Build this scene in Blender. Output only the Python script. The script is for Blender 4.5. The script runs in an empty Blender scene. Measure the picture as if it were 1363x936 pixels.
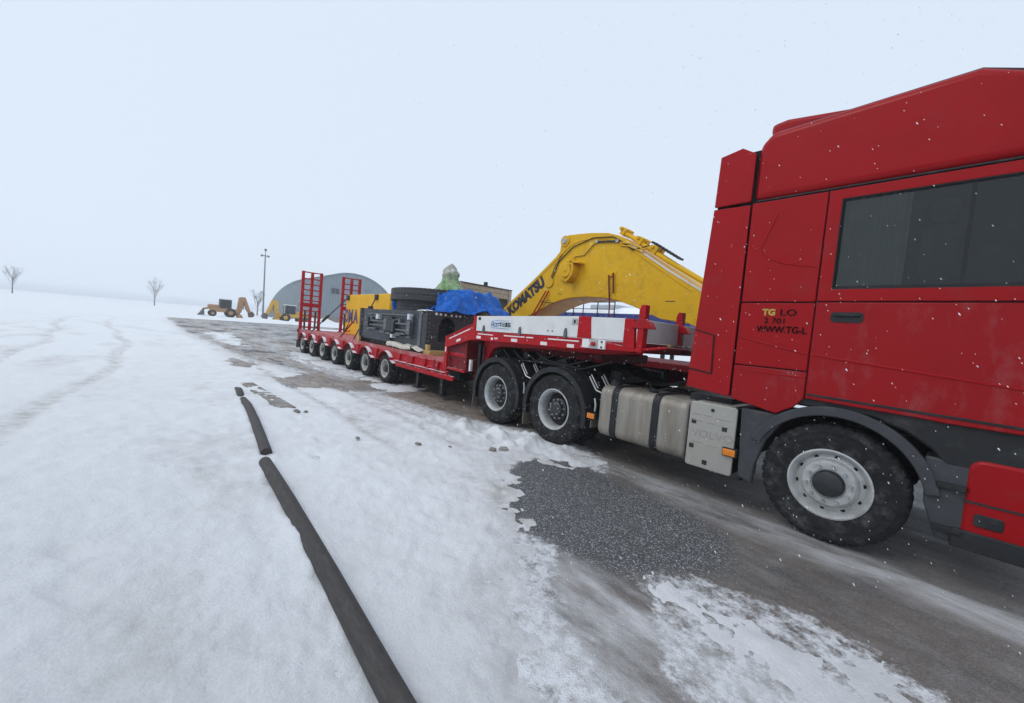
import bpy, bmesh, math, random
import numpy as np
from mathutils import Vector, Matrix
random.seed(7); rng = np.random.default_rng(11)
R = math.radians
sc = bpy.context.scene
COL = sc.collection

# ------------------------------------------------------------------ camera
CAM = Vector((0.0, -4.4175, 1.6162))
yaw, pitch, roll = 0.7261, 0.0483, 0.0880
fw = Vector((-math.cos(yaw)*math.cos(pitch), math.sin(yaw)*math.cos(pitch), -math.sin(pitch)))
rt = Vector((math.sin(yaw), math.cos(yaw), 0)).normalized()
dn = fw.cross(rt)
r2 = math.cos(roll)*rt - math.sin(roll)*dn
d2 = math.sin(roll)*rt + math.cos(roll)*dn
cd = bpy.data.cameras.new('camera'); cam = bpy.data.objects.new('camera', cd); COL.objects.link(cam)
cam.matrix_world = Matrix(((r2.x, -d2.x, -fw.x, CAM.x), (r2.y, -d2.y, -fw.y, CAM.y), (r2.z, -d2.z, -fw.z, CAM.z), (0, 0, 0, 1)))
cd.sensor_width = 36; cd.lens = 529.8/1363*36; cd.clip_start = .05; cd.clip_end = 5000
sc.camera = cam
# ------------------------------------------------------------------ sky and sun (overcast, snowing)
SUN_EL, SUN_AZ = 48, 200
w = bpy.data.worlds.new('World'); sc.world = w; w.use_nodes = True
nt = w.node_tree; nt.nodes.clear()
out = nt.nodes.new('ShaderNodeOutputWorld')
sky = nt.nodes.new('ShaderNodeTexSky'); sky.sky_type = 'NISHITA'; sky.sun_disc = False
sky.sun_elevation = R(SUN_EL); sky.sun_rotation = R(SUN_AZ); sky.dust_density = 4
b1 = nt.nodes.new('ShaderNodeBackground'); b1.inputs[1].default_value = .1
b2 = nt.nodes.new('ShaderNodeBackground'); b2.inputs[0].default_value = (.795, .90, 1.035, 1); b2.inputs[1].default_value = 1
mx = nt.nodes.new('ShaderNodeMixShader'); mx.inputs[0].default_value = .9      # cloud layer over the clear sky
nt.links.new(sky.outputs[0], b1.inputs[0]); nt.links.new(b1.outputs[0], mx.inputs[1]); nt.links.new(b2.outputs[0], mx.inputs[2])
nt.links.new(mx.outputs[0], out.inputs[0])
sl = bpy.data.lights.new('sun', 'SUN'); sl.energy = .7; sl.angle = R(25); sl.color = (1, .97, .92)
so = bpy.data.objects.new('sun', sl); COL.objects.link(so)
az = R(SUN_AZ); sd = Vector((math.sin(az)*math.cos(R(SUN_EL)), math.cos(az)*math.cos(R(SUN_EL)), math.sin(R(SUN_EL))))
so.rotation_euler = sd.to_track_quat('Z', 'Y').to_euler(); so.location = sd*60
sc.view_settings.view_transform = 'Standard'; sc.view_settings.look = 'None'; sc.view_settings.exposure = 0; sc.view_settings.gamma = 1
sc.render.engine = 'CYCLES'
try:
    sc.cycles.use_denoising = True; sc.cycles.denoiser = 'OPENIMAGEDENOISE'
    sc.cycles.max_bounces = 6; sc.cycles.volume_bounces = 1
except Exception: pass

# ------------------------------------------------------------------ materials
MATS = {}
def M(name, col, rough=.5, metal=0., var=.18, scale=6., stretch=(1, 1, 1), bump=0., bscale=60., dirt=None, snow=0., snow_thr=.55, coat=0., rvar=.12, spec=.5):
    """dirt = (colour, amount 0..1, scale); snow = how much settled snow lies on upward faces"""
    m = bpy.data.materials.new(name); m.use_nodes = True; t = m.node_tree; N = t.nodes; L = t.links
    p = N['Principled BSDF']; p.inputs['Metallic'].default_value = metal; p.inputs['Specular IOR Level'].default_value = spec
    if coat: p.inputs['Coat Weight'].default_value = coat; p.inputs['Coat Roughness'].default_value = .12
    tc = N.new('ShaderNodeTexCoord'); mp = N.new('ShaderNodeMapping'); mp.inputs['Scale'].default_value = stretch
    g = N.new('ShaderNodeNewGeometry'); L.new(g.outputs['Position'], mp.inputs[0])
    def noise(s, det=5., rough_=.6, vec=None):
        n = N.new('ShaderNodeTexNoise'); n.inputs['Scale'].default_value = s; n.inputs['Detail'].default_value = det
        n.inputs['Roughness'].default_value = rough_; L.new((vec or mp).outputs[0], n.inputs['Vector']); return n
    def ramp(src, a, b, c0=(0, 0, 0, 1), c1=(1, 1, 1, 1)):
        r_ = N.new('ShaderNodeValToRGB'); r_.color_ramp.elements[0].position = a; r_.color_ramp.elements[1].position = b
        r_.color_ramp.elements[0].color = c0; r_.color_ramp.elements[1].color = c1; L.new(src, r_.inputs[0]); return r_
    def mix(f, a, b):
        x = N.new('ShaderNodeMix'); x.data_type = 'RGBA'
        (L.new(f, x.inputs[0]) if not isinstance(f, (int, float)) else setattr(x.inputs[0], 'default_value', f))
        for s_, v in ((6, a), (7, b)):
            if isinstance(v, tuple): x.inputs[s_].default_value = v
            else: L.new(v, x.inputs[s_])
        return x.outputs[2]
    n1 = noise(scale)
    lo = tuple(c*(1-var) for c in col)+(1,); hi = tuple(min(1, c*(1+var)) for c in col)+(1,)
    c = ramp(n1.outputs[0], .3, .7, lo, hi).outputs[0]
    if dirt:
        n2 = noise(dirt[2], 8., .7); k = dirt[1]
        f = ramp(n2.outputs[0], .62-.3*k, .78-.18*k, (0, 0, 0, 1), (min(1, .35+.6*k),)*3+(1,))
        c = mix(f.outputs[0], c, tuple(dirt[0])+(1,))
    rr = N.new('ShaderNodeMapRange'); rr.inputs[3].default_value = max(.05, rough-rvar); rr.inputs[4].default_value = min(1, rough+rvar)
    L.new(noise(scale*2.3).outputs[0], rr.inputs[0]); ro = rr.outputs[0]
    if snow:
        sx = N.new('ShaderNodeSeparateXYZ'); L.new(g.outputs['Normal'], sx.inputs[0])
        n3 = noise(9., 6., .65, mp)
        ad = N.new('ShaderNodeMath'); ad.operation = 'MULTIPLY_ADD'; ad.inputs[1].default_value = .9; L.new(n3.outputs[0], ad.inputs[0]); L.new(sx.outputs[2], ad.inputs[2])
        f = ramp(ad.outputs[0], .5, .9); th = 1.65-.5*snow
        rm = N.new('ShaderNodeMapRange'); rm.inputs[1].default_value = th; rm.inputs[2].default_value = th+.12; L.new(ad.outputs[0], rm.inputs[0])
        c = mix(rm.outputs[0], c, (.8, .83, .87, 1))
        mr = N.new('ShaderNodeMix'); L.new(rm.outputs[0], mr.inputs[0]); L.new(ro, mr.inputs[2]); mr.inputs[3].default_value = .9; ro = mr.outputs[0]
    L.new(c, p.inputs['Base Color']); L.new(ro, p.inputs['Roughness'])
    if bump:
        bp = N.new('ShaderNodeBump'); bp.inputs['Strength'].default_value = bump; bp.inputs['Distance'].default_value = .01
        L.new(noise(bscale, 6.).outputs[0], bp.inputs['Height']); L.new(bp.outputs[0], p.inputs['Normal'])
    MATS[name] = m; return m
GR = (.20, .17, .145)     # road grime
M('cab_red', (.32, .003, .006), .33, coat=.05, var=.07, scale=2, dirt=((.25, .035, .035), .25, 1.6), spec=.16)
M('cab_red_snowlit_salt', (.30, .003, .006), .38, coat=.03, var=.08, scale=2, stretch=(1, 1, .5), dirt=((.31, .10, .10), .34, 3.2), spec=.2)  # pale film paints the snow's reflection on the lower cab, plus salt dust
M('trailer_red', (.40, .004, .010), .45, var=.14, scale=5, dirt=((.22, .015, .02), .3, 4), snow=.5, bump=.05, spec=.18)
M('trailer_dark_red', (.17, .008, .012), .6, spec=.25, var=.25, scale=6, dirt=((.10, .05, .045), .45, 3), bump=.1)
M('deck_red', (.42, .09, .09), .7, var=.2, scale=3, stretch=(1, 3, 1), dirt=((.5, .36, .36), .45, 2.2), snow=.27, spec=.3)
M('fender_red', (.36, .008, .016), .5, spec=.3, var=.15, dirt=((.25, .07, .06), .3, 6), snow=1.12)
M('white_board', (.68, .68, .67), .5, var=.05, scale=3, dirt=((.46, .44, .41), .3, 3.5), snow=.35)
M('white_paint', (.75, .75, .74), .5, var=.05)
M('reflector_white', (.74, .70, .68), .4, var=.1)
M('rubber', (.017, .017, .018), .85, spec=.25, var=.35, scale=14, bump=.5, bscale=90, dirt=((.12, .12, .125), .38, 9))
M('tread_rubber', (.016, .016, .017), .9, var=.35, scale=18, bump=.5, bscale=70, dirt=((.08, .075, .07), .3, 12))
M('black_plastic', (.015, .016, .018), .6, spec=.35, var=.25, scale=6, dirt=((.09, .088, .085), .35, 4), bump=.15, snow=.15)
M('flap_rubber', (.14, .12, .10), .85, var=.3, scale=8, dirt=((.16, .135, .11), .6, 7), bump=.3)
M('black_steel', (.014, .014, .015), .6, var=.35, scale=8, dirt=((.05, .046, .043), .4, 6), bump=.2)
M('disc_dark', (.016, .016, .017), .65, spec=.3, var=.3, scale=12, dirt=((.045, .043, .04), .35, 9))
M('dark_void', (.006, .006, .006), .9)
M('rim_steel', (.47, .48, .48), .45, metal=.25, var=.12, scale=12, dirt=((.24, .23, .21), .45, 8))
M('rim_cream', (.50, .49, .45), .55, metal=.1, var=.15, scale=12, dirt=((.22, .20, .18), .45, 8))
M('hub_black', (.025, .026, .028), .4, var=.3, scale=20)
M('nut_steel', (.45, .45, .46), .35, metal=.7)
M('tank_alloy', (.31, .29, .255), .5, metal=.3, var=.2, scale=3, stretch=(4, 4, .35), dirt=((.205, .17, .13), .75, 2.6), bump=.05, bscale=200)
M('box_alloy', (.40, .385, .35), .5, metal=.3, var=.1, scale=3, dirt=((.33, .31, .27), .45, 3), bump=.05)
M('stamp_alloy', (.335, .32, .29), .5, metal=.3, var=.1)
M('grey_plastic', (.048, .051, .057), .6, spec=.35, var=.2, scale=4, dirt=((.12, .12, .12), .3, 5))
M('amber_lens', (.75, .22, .015), .25, var=.1)
M('red_lens', (.45, .01, .01), .25, var=.1)
M('boom_yellow', (.76, .435, .003), .42, spec=.25, var=.07, scale=1.5, dirt=((.36, .22, .03), .3, 3.5), snow=.42, bump=.05)
M('weight_yellow', (.78, .43, .004), .55, spec=.25, var=.06, scale=2, dirt=((.5, .3, .04), .18, 3))
M('letter_navy', (.012, .011, .035), .5, var=.1)
M('letter_purple', (.075, .055, .17), .6, var=.2, scale=8)
M('hose_black', (.012, .012, .012), .5)
M('machine_black', (.028, .033, .041), .45, spec=.35, var=.2, scale=3, dirt=((.085, .09, .095), .3, 4), bump=.08, snow=.18)
M('machine_dull', (.030, .031, .034), .65, var=.3, scale=4, stretch=(1, 1, 6), dirt=((.07, .06, .055), .45, 5), bump=.25, snow=.12)
M('machine_fitting', (.105, .11, .12), .4, metal=.3, var=.25, scale=9, snow=.45)
M('bare_steel', (.42, .42, .42), .4, metal=.5, var=.2, scale=12)
M('tarp_blue', (.002, .105, .46), .45, spec=.2, var=.3, scale=5, bump=.6, bscale=14, snow=.0)
M('net_green', (.16, .33, .09), .8, var=.4, scale=9, bump=.5, dirt=((.6, .62, .58), .55, 7), snow=.25)
M('wood_grey', (.46, .39, .31), .85, var=.3, scale=3, stretch=(2, 2, 14), bump=.4, dirt=((.16, .125, .1), .45, 4), snow=.3)
M('wood_dark', (.075, .066, .06), .85, var=.35, scale=4, bump=.4)
M('timber_yellow', (.48, .31, .12), .75, var=.2, scale=5, stretch=(6, 1, 6), bump=.2)
M('roll_beige', (.62, .58, .49), .75, var=.12, scale=8, dirt=((.42, .38, .3), .35, 6))
M('blue_paint', (.014, .035, .19), .45, var=.15, scale=3, snow=.7)
M('glass_dark', (.012, .015, .018), .06, var=.1)
M('pale_sheet', (.46, .52, .57), .5, var=.08, scale=2)
M('hangar_roof', (.165, .20, .225), .55, metal=.2, var=.12, scale=.25, stretch=(1, 1, .4))
M('hangar_front', (.235, .28, .305), .5, metal=.2, var=.07, scale=.6, dirt=((.30, .33, .34), .25, .5))
M('hangar_rib', (.20, .235, .265), .5, metal=.2, var=.08, scale=.6)
M('plinth', (.24, .215, .19), .85, var=.25, scale=1.2)
M('mast_steel', (.17, .19, .21), .5, metal=.3, var=.1)
M('digger_yellow', (.60, .33, .02), .55, var=.2, scale=3, dirt=((.3, .2, .08), .4, 2), snow=.5)
M('digger_rust', (.42, .22, .09), .65, var=.3, scale=2, dirt=((.2, .13, .09), .5, 2), snow=.5)
M('bucket_steel', (.10, .085, .075), .7, var=.3, snow=.4)
M('bark', (.115, .10, .09), .9, var=.2)
M('pipe_grey', (.043, .038, .036), .72, var=.3, scale=9, stretch=(1, 4, 4), bump=.2, dirt=((.11, .098, .09), .3, 8))
M('concrete', (.22, .20, .178), .9, var=.2, scale=6, bump=.3, dirt=((.55, .56, .58), .4, 5))
M('flake', (.9, .92, .95), .9, var=.02)
M('lettering_gold', (.45, .30, .05), .5); M('lettering_black', (.004, .003, .003), .7, spec=.08)
M('logo_blue', (.02, .09, .30), .5); M('sticker', (.60, .64, .68), .45, var=.04)

M('curtain', (.30, .29, .27), .9, var=.1)
def glass():
    m = bpy.data.materials.new('clear_glass'); m.use_nodes = True; t = m.node_tree; N = t.nodes; L = t.links; N.clear(); o = N.new('ShaderNodeOutputMaterial')
    a = N.new('ShaderNodeBsdfTransparent'); a.inputs[0].default_value = (.62, .66, .66, 1); g = N.new('ShaderNodeBsdfGlossy'); g.inputs['Roughness'].default_value = .03
    f = N.new('ShaderNodeFresnel'); f.inputs[0].default_value = 1.5; x = N.new('ShaderNodeMixShader'); L.new(f.outputs[0], x.inputs[0]); L.new(a.outputs[0], x.inputs[1]); L.new(g.outputs[0], x.inputs[2]); L.new(x.outputs[0], o.inputs[0]); MATS['clear_glass'] = m
glass()
# ------------------------------------------------------------------ mesh helpers
class MB:
    def __init__(s): s.v = []; s.f = []
    def add(s, vs, fs):
        o = len(s.v); s.v += [tuple(v) for v in vs]; s.f += [tuple(i+o for i in f) for f in fs]; return s
    def box(s, x0, x1, y0, y1, z0, z1):
        vs = [(x, y, z) for z in (z0, z1) for y in (y0, y1) for x in (x0, x1)]
        return s.add(vs, [(0, 2, 3, 1), (4, 5, 7, 6), (0, 1, 5, 4), (2, 6, 7, 3), (0, 4, 6, 2), (1, 3, 7, 5)])
    def obox(s, c, size, ax=(1, 0, 0), up=(0, 0, 1)):
        a = Vector(ax).normalized(); u = Vector(up); b = u.cross(a).normalized(); u = a.cross(b); c = Vector(c); h = [q/2 for q in size]
        vs = [c+a*h[0]*i+b*h[1]*j+u*h[2]*k for k in (-1, 1) for j in (-1, 1) for i in (-1, 1)]
        return s.add(vs, [(0, 2, 3, 1), (4, 5, 7, 6), (0, 1, 5, 4), (2, 6, 7, 3), (0, 4, 6, 2), (1, 3, 7, 5)])
    def beam(s, p0, p1, wy, wz, up=(0, 0, 1)):
        p0 = Vector(p0); p1 = Vector(p1); return s.obox((p0+p1)/2, ((p1-p0).length, wy, wz), p1-p0, up)
    def prism(s, poly, axis, a0, a1):
        def P(q, a): return {'Y': (q[0], a, q[1]), 'X': (a, q[0], q[1]), 'Z': (q[0], q[1], a)}[axis]
        ar = sum(poly[i][0]*poly[(i+1) % len(poly)][1]-poly[(i+1) % len(poly)][0]*poly[i][1] for i in range(len(poly)))
        if (ar < 0) != (axis == 'Y'): poly = poly[::-1]
        n = len(poly); vs = [P(q, a0) for q in poly]+[P(q, a1) for q in poly]
        return s.add(vs, [tuple(range(n-1, -1, -1)), tuple(range(n, 2*n))]+[(i, (i+1) % n, n+(i+1) % n, n+i) for i in range(n)])
    def cyl(s, p0, p1, r0, r1=None, n=16, caps=True):
        r1 = r0 if r1 is None else r1; p0 = Vector(p0); p1 = Vector(p1); d = (p1-p0).normalized(); a = d.orthogonal().normalized(); b = d.cross(a)
        vs = [p+(a*math.cos(2*math.pi*i/n)+b*math.sin(2*math.pi*i/n))*r for p, r in ((p0, r0), (p1, r1)) for i in range(n)]
        fs = [(i, (i+1) % n, n+(i+1) % n, n+i) for i in range(n)]
        if caps: fs += [tuple(range(n-1, -1, -1)), tuple(range(n, 2*n))]
        return s.add(vs, fs)
    def tube(s, path, r, n=8, closed=False):
        P = [Vector(p) for p in path]; K = len(P); rr = r if isinstance(r, (list, tuple)) else [r]*K; vs = []; a = None
        for i, p in enumerate(P):
            d = (P[(i+1) % K]-P[i-1]) if closed else (P[min(i+1, K-1)]-P[max(i-1, 0)]); d.normalize()
            a = d.orthogonal().normalized() if a is None else (a-d*a.dot(d)).normalized(); b = d.cross(a)
            vs += [p+(a*math.cos(2*math.pi*j/n)+b*math.sin(2*math.pi*j/n))*rr[i] for j in range(n)]
        fs = [(i*n+j, i*n+(j+1) % n, ((i+1) % K)*n+(j+1) % n, ((i+1) % K)*n+j) for i in range(K if closed else K-1) for j in range(n)]
        if not closed: fs += [tuple(range(n-1, -1, -1)), tuple(range((K-1)*n, K*n))]
        return s.add(vs, fs)
    def lathe(s, prof, c, axis='Y', n=32, mod=None):
        """prof = [(radius, offset)] ; closed radially by its own points"""
        vs = []; K = len(prof)
        for i in range(n):
            t = 2*math.pi*i/n
            for k, (r, o) in enumerate(prof):
                if mod: r = mod(r, i, k)
                cc, ss = r*math.cos(t), r*math.sin(t)
                vs.append({'Y': (c[0]+cc, c[1]+o, c[2]+ss), 'Z': (c[0]+cc, c[1]+ss, c[2]+o), 'X': (c[0]+o, c[1]+cc, c[2]+ss)}[axis])
        fs = [(i*K+k, i*K+k+1, ((i+1) % n)*K+k+1, ((i+1) % n)*K+k) for i in range(n) for k in range(K-1)]
        return s.add(vs, fs)
    def arc_shell(s, c, r0, r1, a0, a1, y0, y1, n=28):
        """part of a ring in the XZ plane, extruded along Y"""
        A = [R(a0+(a1-a0)*i/n) for i in range(n+1)]
        po = [(c[0]+r1*math.cos(a), c[1]+r1*math.sin(a)) for a in A]+[(c[0]+r0*math.cos(a), c[1]+r0*math.sin(a)) for a in reversed(A)]
        vs = [(q[0], y, q[1]) for y in (y0, y1) for q in po]; K = 2*(n+1); fs = []
        for i in range(n):
            j = K-1-i
            fs += [(i, i+1, j-1, j), (K+i+1, K+i, K+j, K+j-1)]
        fs += [(i, K+i, K+(i+1) % K, (i+1) % K) for i in range(K)]
        return s.add(vs, fs)
    def grid(s, P, closed_u=False):
        nu = len(P); nv = len(P[0]); vs = [p for row in P for p in row]
        return s.add(vs, [(i*nv+j, ((i+1) % nu)*nv+j, ((i+1) % nu)*nv+j+1, i*nv+j+1) for i in range(nu if closed_u else nu-1) for j in range(nv-1)])
ORG = {}
def props(o, label=None, cat=None, group=None, kind=None):
    for k, v in (('label', label), ('category', cat), ('group', group), ('kind', kind)):
        if v: o[k] = v
    return o
def place(o, org, parent):
    ORG[o.name] = Vector(org); COL.objects.link(o)
    if parent: o.parent = parent; o.location = Vector(org)-ORG[parent.name]
    else: o.location = org
    return o
def build(mb, name, mat, parent=None, bevel=0., smooth=35, org=None, seg=2, fix=True):
    V = mb.v; lo = [min(v[i] for v in V) for i in range(3)]; hi = [max(v[i] for v in V) for i in range(3)]
    if org is None: org = ((lo[0]+hi[0])/2, (lo[1]+hi[1])/2, lo[2] if parent is None else (lo[2]+hi[2])/2)
    me = bpy.data.meshes.new(name); me.from_pydata([(v[0]-org[0], v[1]-org[1], v[2]-org[2]) for v in V], [], mb.f)
    if fix:
        bm = bmesh.new(); bm.from_mesh(me); bmesh.ops.recalc_face_normals(bm, faces=bm.faces); bm.to_mesh(me); bm.free()
    if smooth:
        me.shade_smooth(); me.set_sharp_from_angle(angle=R(smooth))
    me.materials.append(MATS[mat])
    o = bpy.data.objects.new(name, me); place(o, org, parent)
    if bevel:
        b = o.modifiers.new('bevel', 'BEVEL'); b.width = bevel; b.segments = seg; b.limit_method = 'ANGLE'; b.angle_limit = R(40); b.harden_normals = False
    return o
def thing(name, loc, label, cat, group=None):
    o = bpy.data.objects.new(name, None); place(o, loc, None); o.empty_display_size = .3; return props(o, label, cat, group)
def inst(src, name, org, parent, flip=False):
    o = bpy.data.objects.new(name, src.data); place(o, org, parent)
    if flip: o.rotation_euler = (0, 0, math.pi)
    for md in src.modifiers:
        if md.type == 'BEVEL':
            b = o.modifiers.new('bevel', 'BEVEL'); b.width = md.width; b.segments = md.segments; b.limit_method = 'ANGLE'; b.angle_limit = md.angle_limit
    return o
def text(body, name, size, loc, mat, parent, tilt=0., ext=.004, fat=0., sx=1., normal='-Y', shear=0.):
    cu = bpy.data.curves.new(name, 'FONT'); cu.body = body; cu.size = size; cu.extrude = ext; cu.offset = fat; cu.shear = shear; cu.resolution_u = 3
    t = bpy.data.objects.new('tmp', cu); COL.objects.link(t); bpy.context.view_layer.update()
    me = bpy.data.meshes.new_from_object(t.evaluated_get(bpy.context.evaluated_depsgraph_get())); bpy.data.objects.remove(t)
    ca, sa = math.cos(tilt), math.sin(tilt)
    Mx = Matrix(((ca*sx, -sa, 0), (0, 0, -1), (sa*sx, ca, 0))) if normal == '-Y' else Matrix(((0, 0, 1), (sx, 0, 0), (0, 1, 0)))
    me.transform(Mx.to_4x4()); me.materials.clear(); me.materials.append(MATS[mat])
    o = bpy.data.objects.new(name, me); place(o, loc, parent); return o
def rrect(u0, u1, v0, v1, r, n=5):
    q = []
    for cx, cy, a in ((u1-r, v1-r, 0), (u0+r, v1-r, 90), (u0+r, v0+r, 180), (u1-r, v0+r, 270)):
        q += [(cx+r*math.cos(R(a+90*i/n)), cy+r*math.sin(R(a+90*i/n))) for i in range(n+1)]
    return q
# numpy value noise
_P = rng.random((256, 256)).astype(np.float32)
def vnoise(x, y):
    xi = np.floor(x).astype(int); yi = np.floor(y).astype(int); fx = x-xi; fy = y-yi
    fx = fx*fx*(3-2*fx); fy = fy*fy*(3-2*fy); g = lambda a, b: _P[a & 255, b & 255]
    return (g(xi, yi)*(1-fx)+g(xi+1, yi)*fx)*(1-fy)+(g(xi, yi+1)*(1-fx)+g(xi+1, yi+1)*fx)*fy
def fbm(x, y, o=4, g=.5):
    a = 1.; s = 0; t = 0
    for i in range(o):
        s = s+a*vnoise(x*2**i+17.3*i, y*2**i+5.1*i); t += a; a *= g
    return s/t
def sdist(px, py, poly):
    """signed distance, positive inside"""
    d = np.full(px.shape, 1e9); ins = np.zeros(px.shape, bool); n = len(poly)
    for i in range(n):
        ax, ay = poly[i]; bx, by = poly[(i+1) % n]; ex, ey = bx-ax, by-ay; wx, wy = px-ax, py-ay
        t = np.clip((wx*ex+wy*ey)/(ex*ex+ey*ey), 0, 1); d = np.minimum(d, np.hypot(wx-t*ex, wy-t*ey))
        c = ((ay > py) != (by > py)) & (px < ex*(py-ay)/(ey if ey else 1e-9)+ax); ins ^= c
    return np.where(ins, d, -d)

# ================================================================== GROUND
def ground_material():
    m = bpy.data.materials.new('yard_asphalt'); m.use_nodes = True; t = m.node_tree; N = t.nodes; L = t.links; p = N['Principled BSDF']
    g = N.new('ShaderNodeNewGeometry')
    def mp(sx, sy):
        k = N.new('ShaderNodeMapping'); k.inputs['Scale'].default_value = (sx, sy, 1); L.new(g.outputs['Position'], k.inputs[0]); return k
    def noise(v, s, d=6, r=.6):
        n = N.new('ShaderNodeTexNoise'); n.inputs['Scale'].default_value = s; n.inputs['Detail'].default_value = d; n.inputs['Roughness'].default_value = r; L.new(v.outputs[0], n.inputs['Vector']); return n.outputs[0]
    def rng_(src, a, b, c=0., d=1.):
        k = N.new('ShaderNodeMapRange'); k.inputs[1].default_value = a; k.inputs[2].default_value = b; k.inputs[3].default_value = c; k.inputs[4].default_value = d; L.new(src, k.inputs[0]); return k.outputs[0]
    def mix(f, a, b):
        x = N.new('ShaderNodeMix'); x.data_type = 'RGBA'; L.new(f, x.inputs[0])
        for s_, v in ((6, a), (7, b)):
            (L.new(v, x.inputs[s_]) if not isinstance(v, tuple) else setattr(x.inputs[s_], 'default_value', v+(1,)))
        return x.outputs[2]
    def mul(a, b):
        k = N.new('ShaderNodeMath'); k.operation = 'MULTIPLY'; L.new(a, k.inputs[0]); L.new(b, k.inputs[1]); return k.outputs[0]
    iso = mp(1, 1); st = mp(.35, 1)
    vo = N.new('ShaderNodeTexVoronoi'); vo.inputs['Scale'].default_value = 120; L.new(iso.outputs[0], vo.inputs['Vector'])
    sp = N.new('ShaderNodeSeparateColor'); L.new(vo.outputs['Color'], sp.inputs[0])
    agg = mix(rng_(sp.outputs[0], .0, 1.), (.038, .039, .041), (.135, .135, .135))
    white = mix(rng_(sp.outputs[1], .84, .92), agg, (.40, .415, .44))           # snow grains caught between the stones
    def att(k):
        a_ = N.new('ShaderNodeAttribute'); a_.attribute_name = k; return a_.outputs['Fac']
    c = mix(att('grain'), agg, white)
    n_b = rng_(noise(st, 6.5, 9, .72), .32, .70); n_f = rng_(noise(iso, 30, 6, .7), .35, .7)
    sl_c = mix(n_b, (.155, .115, .085), (.36, .30, .25))
    sl_c = mix(rng_(noise(iso, 3.2, 8, .7), .5, .72), sl_c, (.42, .40, .385))
    c = mix(mul(att('slush'), rng_(noise(st, 2.4, 8, .7), .30, .48)), c, sl_c)
    ic_c = mix(n_b, (.33, .31, .295), (.70, .715, .74))
    c = mix(mul(att('ice'), rng_(noise(st, 1.5, 9, .7), .40, .56)), c, ic_c)
    wetn = mul(att('wet'), rng_(noise(st, .75, 8, .66), .535, .60))
    c = mix(wetn, c, mix(n_f, (.045, .044, .044), (.12, .118, .115)))
    ad = N.new('ShaderNodeMath'); ad.operation = 'MULTIPLY_ADD'; L.new(att('rim'), ad.inputs[0]); ad.inputs[1].default_value = .30; L.new(noise(iso, 9, 10, .8), ad.inputs[2])
    c = mix(rng_(ad.outputs[0], .69, .84), c, (.72, .735, .76))
    L.new(c, p.inputs['Base Color'])
    L.new(rng_(noise(st, .9, 5), .35, .65, .32, .85), p.inputs['Roughness'])
    b = N.new('ShaderNodeBump'); b.inputs['Strength'].default_value = .55; b.inputs['Distance'].default_value = .012
    hb = N.new('ShaderNodeMath'); hb.operation = 'ADD'; L.new(vo.outputs['Distance'], hb.inputs[0]); L.new(noise(iso, 14, 8, .7), hb.inputs[1])
    L.new(hb.outputs[0], b.inputs['Height']); L.new(b.outputs[0], p.inputs['Normal']); return m
def snow_material():
    m = bpy.data.materials.new('snow'); m.use_nodes = True; t = m.node_tree; N = t.nodes; L = t.links; p = N['Principled BSDF']
    g = N.new('ShaderNodeNewGeometry')
    def noise(s, d=6, r=.6):
        n = N.new('ShaderNodeTexNoise'); n.inputs['Scale'].default_value = s; n.inputs['Detail'].default_value = d; n.inputs['Roughness'].default_value = r; L.new(g.outputs['Position'], n.inputs['Vector']); return n.outputs[0]
    at = N.new('ShaderNodeAttribute'); at.attribute_name = 'dirt'
    k = N.new('ShaderNodeMapRange'); L.new(noise(3.5, 9, .72), k.inputs[0]); k.inputs[1].default_value = .35; k.inputs[2].default_value = .7
    mu = N.new('ShaderNodeMath'); mu.operation = 'MULTIPLY'; L.new(at.outputs['Fac'], mu.inputs[0]); L.new(k.outputs[0], mu.inputs[1])
    k2 = N.new('ShaderNodeMapRange'); L.new(noise(34, 4, .6), k2.inputs[0]); k2.inputs[1].default_value = .68; k2.inputs[2].default_value = .76; k2.inputs[4].default_value = .55
    mxx = N.new('ShaderNodeMath'); mxx.operation = 'MULTIPLY'; L.new(k2.outputs[0], mxx.inputs[0]); L.new(k.outputs[0], mxx.inputs[1])
    mm = N.new('ShaderNodeMath'); mm.operation = 'MAXIMUM'; L.new(mu.outputs[0], mm.inputs[0]); L.new(mxx.outputs[0], mm.inputs[1])
    x = N.new('ShaderNodeMix'); x.data_type = 'RGBA'; L.new(mm.outputs[0], x.inputs[0]); x.inputs[6].default_value = (.80, .815, .84, 1)
    gx_ = N.new('ShaderNodeMix'); gx_.data_type = 'RGBA'; kk = N.new('ShaderNodeMapRange'); L.new(noise(85, 6, .75), kk.inputs[0]); kk.inputs[1].default_value = .38; kk.inputs[2].default_value = .62; L.new(kk.outputs[0], gx_.inputs[0]); gx_.inputs[6].default_value = (.76, .775, .80, 1); gx_.inputs[7].default_value = (.88, .89, .905, 1); L.new(gx_.outputs[2], x.inputs[6]); x.inputs[7].default_value = (.40, .365, .33, 1)
    L.new(x.outputs[2], p.inputs['Base Color']); p.inputs['Roughness'].default_value = .75
    p.inputs['Subsurface Weight'].default_value = 0
    b = N.new('ShaderNodeBump'); b.inputs['Strength'].default_value = .8; b.inputs['Distance'].default_value = .025; L.new(noise(42, 10, .78), b.inputs['Height']); L.new(b.outputs[0], p.inputs['Normal']); return m
SNOW_EDGE = [(-15.22, -2.42), (-12.95, -1.65), (-10.67, -1.27), (-8.94, -1.13), (-7.75, -.78), (-6.71, -.65), (-5.93, -.48), (-5.28, -.29), (-5.1, -.11), (-4.63, .15), (-4.08, .2), (-3.6, .16), (-3.19, -.05), (-2.99, -.3), (-3.12, -.49), (-3.51, -.49), (-3.55, -.79), (-3.44, -1.17), (-3.14, -1.52), (-2.64, -1.82)]
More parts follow.
